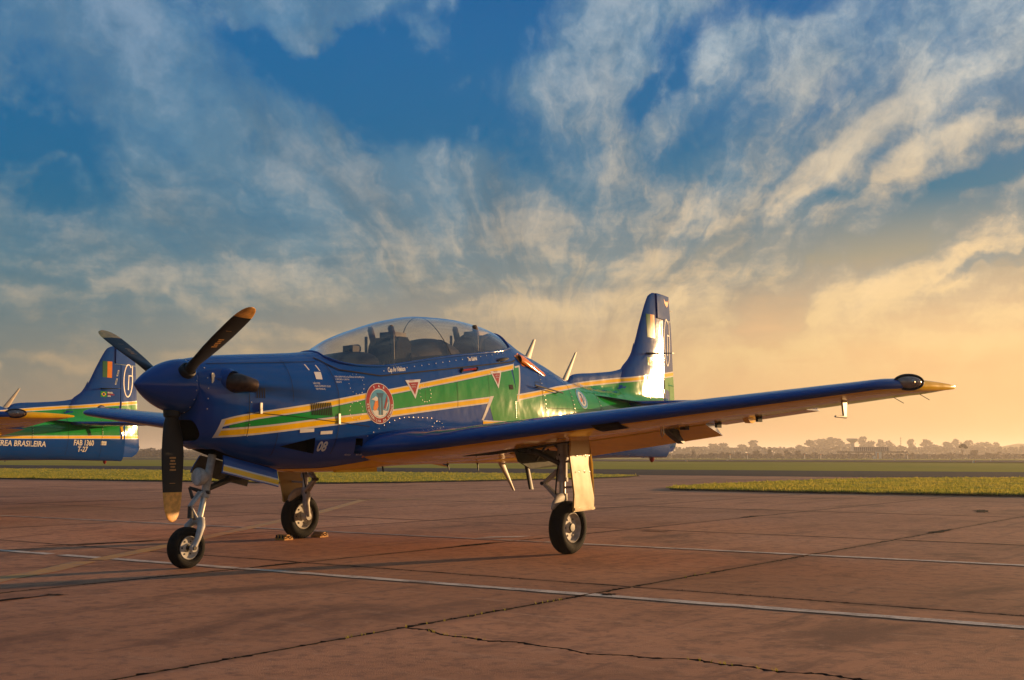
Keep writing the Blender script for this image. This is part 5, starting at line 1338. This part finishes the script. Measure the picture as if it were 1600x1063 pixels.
for sx in (1,-1):
    ps=[.30,.36,.42,.48,.53,.58,.64]; rings=[wing_ring(p,1.0) for p in ps]
    ps2=[.641,.72,.80,.88,.95,1.1]+[1.3+.2*k for k in range(15)]+[AIL]; rings+=[wing_ring(p,.74) for p in ps2]
    ps3=[AIL+.001,4.5,4.7,4.9,5.05,5.15,5.22,5.28,5.34,5.40,5.45,5.49,5.52,5.545,5.56,5.57]; rings+=[wing_ring(p,1.0) for p in ps3]
    rings=[mirror(r,sx) for r in rings]; n=len(rings[0]); mb=MB(); mb.add([v for r in rings for v in r],[])
    nu_=19
    for i in range(len(rings)-1):
        for j in range(n):
            q=(j+1)%n; pz=(abs(rings[i][0][0])); lower=(nu_-1)<=j<n-1; jj=j-(nu_-1)
            yellow=lower and jj>=4
            if pz>5.43: yellow=True
            mb.f.append((i*n+j,i*n+q,(i+1)*n+q,(i+1)*n+j)); mb.m.append(1 if yellow else 0)
    mb.f.append(tuple((len(rings)-1)*n+j for j in range(n))); mb.m.append(1)
    wing=obj('wing',mb,[M['blue'],M['yellow']],A,smooth=40)
    for nm,p0,p1,ang in (('flap',.66,3.27,R(19)),('aileron',3.31,AIL-.02,R(4))):
        rr2=[]
        for k in range(9):
            p=p0+(p1-p0)*k/8; pv=foil(p,.745,-1); rr2.append(mirror(rotate_about(rear_ring(p,.757),pv,ang),sx))
        mb=MB(); n2=len(rr2[0]); mb.add([v for r in rr2 for v in r],[])
        for i in range(8):
            for j in range(n2): q=(j+1)%n2; mb.f.append((i*n2+j,i*n2+q,(i+1)*n2+q,(i+1)*n2+j)); mb.m.append(1 if j>=10 and j<n2-1 else 0)
        mb.f.append(tuple(range(n2-1,-1,-1))); mb.m.append(0); mb.f.append(tuple(8*n2+j for j in range(n2))); mb.m.append(0)
        obj(nm,mb,[M['blue'],M['yellow']],wing,smooth=40)
    for p in (1.55,2.9):    # flap hinge arms
        q=foil(p,.70,-1); mb=MB(); mb.prism([(q[1]-.16,q[2]+.02),(q[1]+.14,q[2]+.0),(q[1]+.16,q[2]-.05),(q[1]+.26,q[2]-.12),(q[1]+.24,q[2]-.14),(q[1]+.08,q[2]-.085),(q[1]-.02,q[2]-.04)],'x',sx*p-.035,sx*p+.035); obj('flap_hinge',mb,M['black'],wing)
        q=foil(p+.16,.72,-1); mb=MB(); mb.box((sx*q[0],q[1],q[2]-.005),(.03,.04,.022)); obj('flap_stop',mb,M['black'],wing)
    for p,x in ((2.95,.56),): 
        q=foil(p,x,-1); mb=MB(); mb.tube([(sx*q[0],q[1]-.02,q[2]+.01),(sx*q[0],q[1]-.02,q[2]-.05),(sx*q[0],q[1],q[2]-.07),(sx*q[0],q[1]+.025,q[2]-.05),(sx*q[0],q[1]+.02,q[2]+.01)],.008,7); obj('tie_down_ring',mb,M['alu'],wing)
    for p in (3.42,3.86):
        q=foil(p,.73,-1); mb=MB(); mb.box((sx*q[0],q[1]+.02,q[2]-.02),(.012,.05,.03)); o_=obj('aileron_hinge',mb,M['seam'],wing)
    mb=MB(); q=foil(3.67,.86,-1); mb.prism([(q[1]-.10,q[2]-.0),(q[1]+.12,q[2]-.01),(q[1]+.05,q[2]-.045),(q[1]-.02,q[2]-.045)],'x',sx*q[0]-.03,sx*q[0]+.03); obj('tab_fairing',mb,M['yellow'],wing)
    for p in (5.08,5.30): q=foil(p,1.0,-1); mb=MB(); mb.tube([(sx*p,q[1]-.01,q[2]),(sx*(p+.05),q[1]+.09,q[2]-.045)],.003,5); obj('static_wick',mb,M['black'],wing)
    # light pod in the leading-edge corner of the tip
    cen=Vector((sx*5.432,3.555,1.587)); d=Vector((sx*.55,.83,.02)).normalized(); up=Vector((0,0,1)); out=d.cross(up).normalized()
    if out.y>0: out=-out
    def ell(k,kk,th0=0):
        rings=[]
        for i in range(13):
            t=-1+2*i/12; rr=math.sqrt(max(0,1-t*t)); rings.append([cen+d*(t*.14*k)+(out*math.cos(2*math.pi*j/20)*(.055 if sx>0 else .03)*kk+up*math.sin(2*math.pi*j/20)*.056*k)*rr for j in range(20)])
        return rings
    mb=MB(); mb.loft(ell(1,1.0),caps=False); pod=obj('tip_light',mb,M['lens'],wing,smooth=80)
    mb=MB(); mb.tube([cen+d*.145*math.cos(2*math.pi*k/40)+up*.060*math.sin(2*math.pi*k/40)+out*.010 for k in range(41)],.011,8,caps=False); obj('light_rim',mb,M['black'],pod)
    mb=MB(); mb.lathe([(0,.02),(.04,.024),(.05,.01)],cen+d*.02-out*.0,out,12); obj('bulb',mb,M['alu'],pod); mb=MB(); mb.loft([[v*1.0 for v in r] for r in ell(.93,.80)],caps=False); obj('reflector',mb,M['lampback'],pod)
    if sx>0:
        def nose_panel(name,p0,p1,x0,x1,mt,off=.004,side=-1):
            mb=MB(); vs=[];fs=[]
            for i in range(7):
                for j in range(7):
                    p=p0+(p1-p0)*i/6; x=x0+(x1-x0)*(j/6)**1.5; q=foil(p,x,side); vs.append((q[0],q[1]-.5*off,q[2]+side*off))
            fs=[(i*7+j,i*7+j+1,(i+1)*7+j+1,(i+1)*7+j) for i in range(6) for j in range(6)]; mb.add(vs,fs); return obj(name,mb,mt,wing,smooth=60)
        nose_panel('landing_light_panel',2.72,3.0,.008,.13,M['hole'])
        q=foil(4.90,.33,-1); mb=MB()
        mb.prism([(q[1]-.05,q[2]+.03),(q[1]+.07,q[2]+.03),(q[1]+.045,q[2]-.135),(q[1]-.01,q[2]-.135)],'x',q[0]-.008,q[0]+.008); pt=obj('pitot_mast',mb,M['aerial'],wing)
        mb=MB(); mb.tube([(q[0],q[1]+.05,q[2]-.135),(q[0],q[1]-.20,q[2]-.135)],[.012,.009],8); obj('pitot_tube',mb,M['alu'],pt)
    # wheel bay and doors
    mb=MB(); q0=foil(.7,.4,-1); vs=[]
    for p,xa,xb in ((.72,.36,.60),(1.2,.36,.58),(1.70,.37,.56),(2.04,.40,.50)):
        for x in (xa,xb): q=foil(p,x,-1); vs.append((sx*q[0],q[1],q[2]-.004))
    mb.add(vs,[(0,1,3,2),(2,3,5,4),(4,5,7,6)]); obj('wheel_bay',mb,M['hole'],wing,smooth=0)
    mb=MB(); q=[(1.30,3.72,1.06),(1.36,4.46,1.03),(1.44,4.44,.90),(1.47,4.28,.865),(1.45,3.80,.845),(1.40,3.66,.92)]
    n3=len(q); mb.add([(sx*x,y,z) for x,y,z in q]+[(sx*(x+.018),y,z) for x,y,z in q],[tuple(range(n3)),tuple(range(2*n3-1,n3-1,-1))]+[(i,(i+1)%n3,(i+1)%n3+n3,i+n3) for i in range(n3)])
    idoor=obj('inner_gear_door',mb,M['well'],wing,smooth=0)
    for y in (3.86,4.10,4.34): mb=MB(); mb.tube([(sx*1.31,y,1.05),(sx*1.35,y+.02,.98)],.014,7); obj('door_hinge',mb,M['darkmetal'],idoor)
    mb=MB(); mb.tube([(sx*1.60,3.88,1.08),(sx*1.43,3.95,.93)],.013,8); obj('door_rod',mb,M['darkmetal'],idoor)
# ------------------------------------------------------------------ undercarriage
def wheel(parent,c,r,w,sx,hub='main'):
    """tyre and rim of one wheel, axle along X"""
    k=w/2; pr=[(-k*.62,r*.56),(-k*.92,r*.66),(-k,r*.80),(-k*.86,r*.92),(-k*.55,r*.985),(-k*.25,r),(0,r*1.0),(k*.25,r),(k*.55,r*.985),(k*.86,r*.92),(k,r*.80),(k*.92,r*.66),(k*.62,r*.56)]
    pr2=[]
    for (t,q) in pr: pr2.append((t,q))
    mb=MB(); mb.lathe(pr2,c,(1,0,0),44); 
    for g_ in (-.28,0,.28):   # tread grooves
        mb.lathe([(k*g_-.004,r*1.001),(k*g_-.002,r*.985),(k*g_+.002,r*.985),(k*g_+.004,r*1.001)],c,(1,0,0),44)
    ty=obj('tyre',mb,M['rubber'],parent,smooth=50)
    mb=MB(); rp=[(-k*.72,r*.57),(-k*.76,r*.545),(-k*.60,r*.50),(-k*.35,r*.47),(-k*.30,r*.22),(-k*.5,r*.18),(-k*.55,.02),(k*.55,.02),(k*.5,r*.18),(k*.30,r*.22),(k*.35,r*.47),(k*.60,r*.50),(k*.76,r*.545),(k*.72,r*.57)]
    mb.lathe(rp,c,(1,0,0),36); obj('rim',mb,M['greypaint'],parent,smooth=40)
    mb=MB()
    for s in (1,-1): mb.lathe([(s*k*.55,r*.17),(s*k*.72,r*.15),(s*k*.74,.0)],c,(1,0,0),18)
    for q in range(6):
        t=2*math.pi*q/6
        for s in (1,-1): mb.lathe([(s*k*.29,r*.045),(s*k*.40,r*.04),(s*k*.41,0)],(c[0],c[1]+r*.34*math.cos(t),c[2]+r*.34*math.sin(t)),(1,0,0),8)
    mb.lathe([(-k*.5,r*.05),(k*.5,r*.05)],c,(1,0,0),10); obj('hub',mb,M['darkmetal'],parent,smooth=40); return ty
for sx in (1,-1):
    g_=bpy.data.objects.new('main_gear',None); COL.objects.link(g_); g_.parent=A; g_.empty_display_size=.2
    wx=sx*1.90; wheel(g_,(wx,3.83,.262),.265,.165,sx)
    xs=sx*1.83
    mb=MB(); mb.tube([(xs,3.84,1.16),(xs,3.84,.74)],[.052,.050],18); mb.tube([(xs,3.84,.98),(xs,3.84,.94)],[.062,.062],18); mb.tube([(xs,3.84,.76),(xs,3.84,.72)],[.058,.058],18); obj('strut_cylinder',mb,M['greypaint'],g_,smooth=40)
    mb=MB(); mb.tube([(xs,3.84,.75),(xs,3.84,.56)],.034,16); obj('chrome_piston',mb,M['alu'],g_,smooth=40)
    mb=MB(); mb.tube([(xs,3.84,.60),(xs,3.84,.55),(sx*1.795,3.83,.50),(sx*1.775,3.80,.42),(sx*1.77,3.815,.33),(sx*1.772,3.83,.262)],[.05,.056,.050,.042,.038,.034],14); mb.lathe([(0,.045),(sx*.10,.045)],(sx*1.75,3.83,.262),(1,0,0),14,caps=True); obj('fork',mb,M['greypaint'],g_,smooth=50)
    mb=MB(); rr3=[]
    for k in range(9):
        t=R(15+ 12*k+20); rr3.append((k,t))
    mb.tube([(sx*1.86,3.83-.30*math.cos(R(40+8*k)),.262+.295*math.sin(R(40+8*k))) for k in range(8)],[.02,.04,.05,.055,.055,.05,.045,.03],10,flat=.35); obj('mudguard',mb,M['greypaint'],g_,smooth=50)
    ax=xs-sx*.20
    for s2 in (.035,-.035):
        mb=MB(); mb.tube([(xs-sx*.04,3.83+s2,.83),(ax,3.80+s2*.6,.70)],[.020,.015],8); obj('torque_link',mb,M['greypaint'],g_); mb=MB(); mb.tube([(ax,3.80+s2*.6,.70),(xs-sx*.045,3.82+s2,.565)],[.015,.02],8); obj('torque_link',mb,M['greypaint'],g_)
    mb=MB(); mb.tube([(ax,3.755,.70),(ax,3.845,.70)],.019,8); obj('link_pin',mb,M['darkmetal'],g_)
    mb=MB(); mb.tube([(xs,3.80,.90),(sx*1.55,3.78,1.02),(sx*1.15,3.75,1.06)],[.026,.03,.03],10); mb.tube([(sx*1.5,3.72,1.02),(sx*1.42,3.86,1.06)],.02,8); obj('side_brace',mb,M['darkmetal'],g_)
    mb=MB(); mb.tube([(xs,3.79,1.0),(xs-sx*.02,3.77,.8),(xs-sx*.05,3.79,.62),(sx*1.77,3.81,.42)],.008,6); obj('brake_hose',mb,M['black'],g_)
    # leg door, hung outboard of the strut
    pts=[(3.66,1.135),(3.99,1.135),(4.02,.90),(4.055,.55),(4.075,.435),(3.70,.425),(3.68,.60),(3.615,.84),(3.60,.97)]
    dx=sx*2.055; mb=MB(); n=len(pts); f=lambda z:.035*math.sin((z-.42)/.72*math.pi)
    mb.add([(dx+sx*f(z),a,z) for a,z in pts]+[(dx+sx*(f(z)-.018),a,z) for a,z in pts],[tuple(range(n)),tuple(range(2*n-1,n-1,-1))]+[(i,(i+1)%n,(i+1)%n+n,i+n) for i in range(n)])
    dr=obj('gear_door',mb,M['door'],g_,smooth=25)
    mb=MB(); mb.box((dx+sx*.004,3.885,.452),(.014,.187,.012)); obj('door_lip',mb,M['door'],dr)
    mb=MB()
    for a,z in ((3.72,.98),(3.80,.99),(3.88,.985),(3.95,.98),(3.74,.82),(3.84,.83),(3.94,.82)): mb.lathe([(0,.009),(.004,.006),(.005,0)],(dx+sx*f(z),a,z),(sx,0,0),7)
    stuff(obj('door_rivets',mb,M['alu'],dr))
    for z in (.92,.66): mb=MB(); mb.tube([(xs+sx*.03,3.84,z),(dx,3.84,z+.01)],.012,8); obj('door_link',mb,M['greypaint'],dr)
# nose leg
g_=bpy.data.objects.new('nose_gear',None); COL.objects.link(g_); g_.parent=A; g_.empty_display_size=.2
wheel(g_,(0,.60,.178),.181,.125,1)
mb=MB(); mb.tube([(0,.87,.99),(0,.815,.74),(0,.79,.62)],[.036,.036,.035],16); mb.tube([(0,.80,.66),(0,.788,.61)],[.044,.044],16); obj('strut_cylinder',mb,M['greypaint'],g_,smooth=40)
mb=MB(); mb.tube([(0,.792,.63),(0,.735,.405)],.028,14); obj('chrome_piston',mb,M['alu'],g_,smooth=40)
mb=MB()
mb.tube([(0,.745,.44),(0,.735,.39)],[.045,.05],14)
for s in (1,-1): mb.tube([(0,.735,.405),(s*.05,.715,.405),(s*.088,.69,.36),(s*.098,.645,.26),(s*.098,.60,.178)],[.04,.038,.034,.028,.026],12); mb.lathe([(-.014,.035),(.014,.035)],(s*.10,.60,.178),(1,0,0),12,caps=True)
obj('fork',mb,M['greypaint'],g_,smooth=50)
mb=MB(); mb.lathe([(-.125,.018),(.125,.018)],(0,.60,.178),(1,0,0),10,caps=True); obj('axle',mb,M['darkmetal'],g_)
for s in (.02,-.02):
    mb=MB(); mb.tube([(s,.745,.66),(s*.7,.63,.535)],[.014,.012],8); obj('torque_link',mb,M['greypaint'],g_); mb=MB(); mb.tube([(s*.7,.63,.535),(s,.70,.42)],[.012,.016],8); obj('torque_link',mb,M['greypaint'],g_)
mb=MB(); mb.tube([(.0,.64,.535),(.0,.64,.43)],[.025,.028],10); obj('shimmy_damper',mb,M['darkmetal'],g_)
mb=MB(); mb.tube([(0,.80,.68),(0,1.05,.76),(0,1.30,.86)],[.026,.03,.03],10); mb.box((0,1.12,.785),(.03,.07,.025)); obj('drag_brace',mb,M['darkmetal'],g_)
mb=MB(); mb.tube([(-.10,.70,.70),(-.02,.77,.66),(.06,.80,.655)],[.012,.02,.016],8); mb.tube([(-.10,.70,.70),(-.075,.72,.60)],[.012,.016],8); obj('steering_link',mb,M['darkmetal'],g_)
# landing lamp
lp=MB(); lp.lathe([(-.01,.076),(0,.082),(.02,.080),(.06,.066),(.10,.03),(.11,.0)],(.02,.69,.795),(.15,1,0),28); lamp=obj('landing_lamp',lp,M['greypaint'],g_,smooth=50)
mb=MB(); mb.tube([(.03,.76,.795),(.0,.80,.79)],.02,8); obj('lamp_bracket',mb,M['greypaint'],g_)
mb=MB(); mb.lathe([(-.018,.0),(-.016,.045),(-.010,.074)],(.02,.69,.795),(.15,1,0),28); 
for k in range(-3,4): mb.tube([(.02+k*.019,.672,.795-math.sqrt(.07**2-(k*.019)**2)*.9),(.02+k*.019,.672,.795+math.sqrt(.07**2-(k*.019)**2)*.9)],.004,6)
M['lampglass']=plain('ribbed_lamp_glass',(.50,.49,.47),.22,var=.2); obj('lamp_glass',mb,M['lampglass'],g_,smooth=50)
# nose doors: striped like the fuselage side
def nose_door(sx,mats):
    top=[(.86,.985),(1.0,.955),(1.2,.915),(1.40,.872),(1.50,.85)]
    bot=[(.80,.83),(.95,.80),(1.15,.755),(1.36,.715),(1.475,.69)]
    mb=MB(); fr=[0,.52,.60,.86,.93,1.0]; idx=[0,1,2,1,0]
    for side in (0,1):
        b0=len(mb.v)
        for (ta,tz),(ba,bz) in zip(top,bot):
            for k in fr:
                x=sx*(.165+.055*math.sin(k*1.5)-side*.014); mb.v.append((x,ta+(ba-ta)*k,tz+(bz-tz)*k))
        nf=len(fr)
        for i in range(len(top)-1):
            for j in range(nf-1):
                p=b0+i*nf+j; mb.f.append((p,p+1,p+nf+1,p+nf)); mb.m.append(idx[j] if side==0 else 3)
    nf=len(fr); half=len(top)*nf
    per=[i*nf for i in range(len(top))]+[(len(top)-1)*nf+j for j in range(1,nf)]+[i*nf+nf-1 for i in range(len(top)-2,-1,-1)]+[j for j in range(nf-2,0,-1)]
    for q in range(len(per)): p0,p1=per[q],per[(q+1)%len(per)]; mb.f.append((p0,p1,p1+half,p0+half)); mb.m.append(0)
    return obj('nose_gear_door',mb,[M['blue'],M['white'],M['yellow'],M['well']],A,smooth=30)
nose_door(1,None); nose_door(-1,None)

# ------------------------------------------------------------------ the second aircraft of the row, to starboard
B=dup(A); B['label']='second blue and green trainer, mostly its tail in view behind the nearer propeller'
B.name='trainer_aircraft.001'
piv=Vector((0,3.83,0)); B.matrix_world=Matrix.Translation((-13.09,.08,0))@Matrix.Translation(piv)@Matrix.Rotation(R(-1.0),4,'X')@Matrix.Translation(-piv)
loc,rot,_=B.matrix_world.decompose(); B.location=loc; B.rotation_euler=rot.to_euler()
# ------------------------------------------------------------------ wheel chocks on the far main wheel
def chock(x,y,flip,label):
    t=thing('wheel_chock',label,'chock',(x,y,0),0,'yellow wheel chocks')
    mb=MB(); mb.prism([(-.065,0),(.065,0),(.05,.03),(.012,.082),(-.012,.082),(-.062,.03)],'y',-.0,.0) if False else mb.prism([(-.075,0),(.065,0),(.060,.022),(-.0,.062),(-.03,.062),(-.072,.03)],'x',-.08,.08)
    o=obj('block',mb,M['chock'],t,smooth=0)
    if flip: o.rotation_euler=(0,0,math.pi)
    mb=MB(); mb.tube([(.08,0,.04),(.11,.01,.05),(.125,.0,.035),(.11,-.02,.02),(.08,-.01,.03)],.006,6); obj('rope_loop',mb,M['strap'],t)
    for k in range(3): mb=MB(); mb.box((-.05+.05*k,(.078 if flip else -.076),.04),(.008,.004,.02)); s=obj('stencil_mark',mb,M['black'],t)
    return t
chock(-1.86,3.545,False,'small yellow chock in front of the far main wheel of the nearest aircraft'); chock(-1.86,4.115,True,'small yellow chock behind the far main wheel of the nearest aircraft')
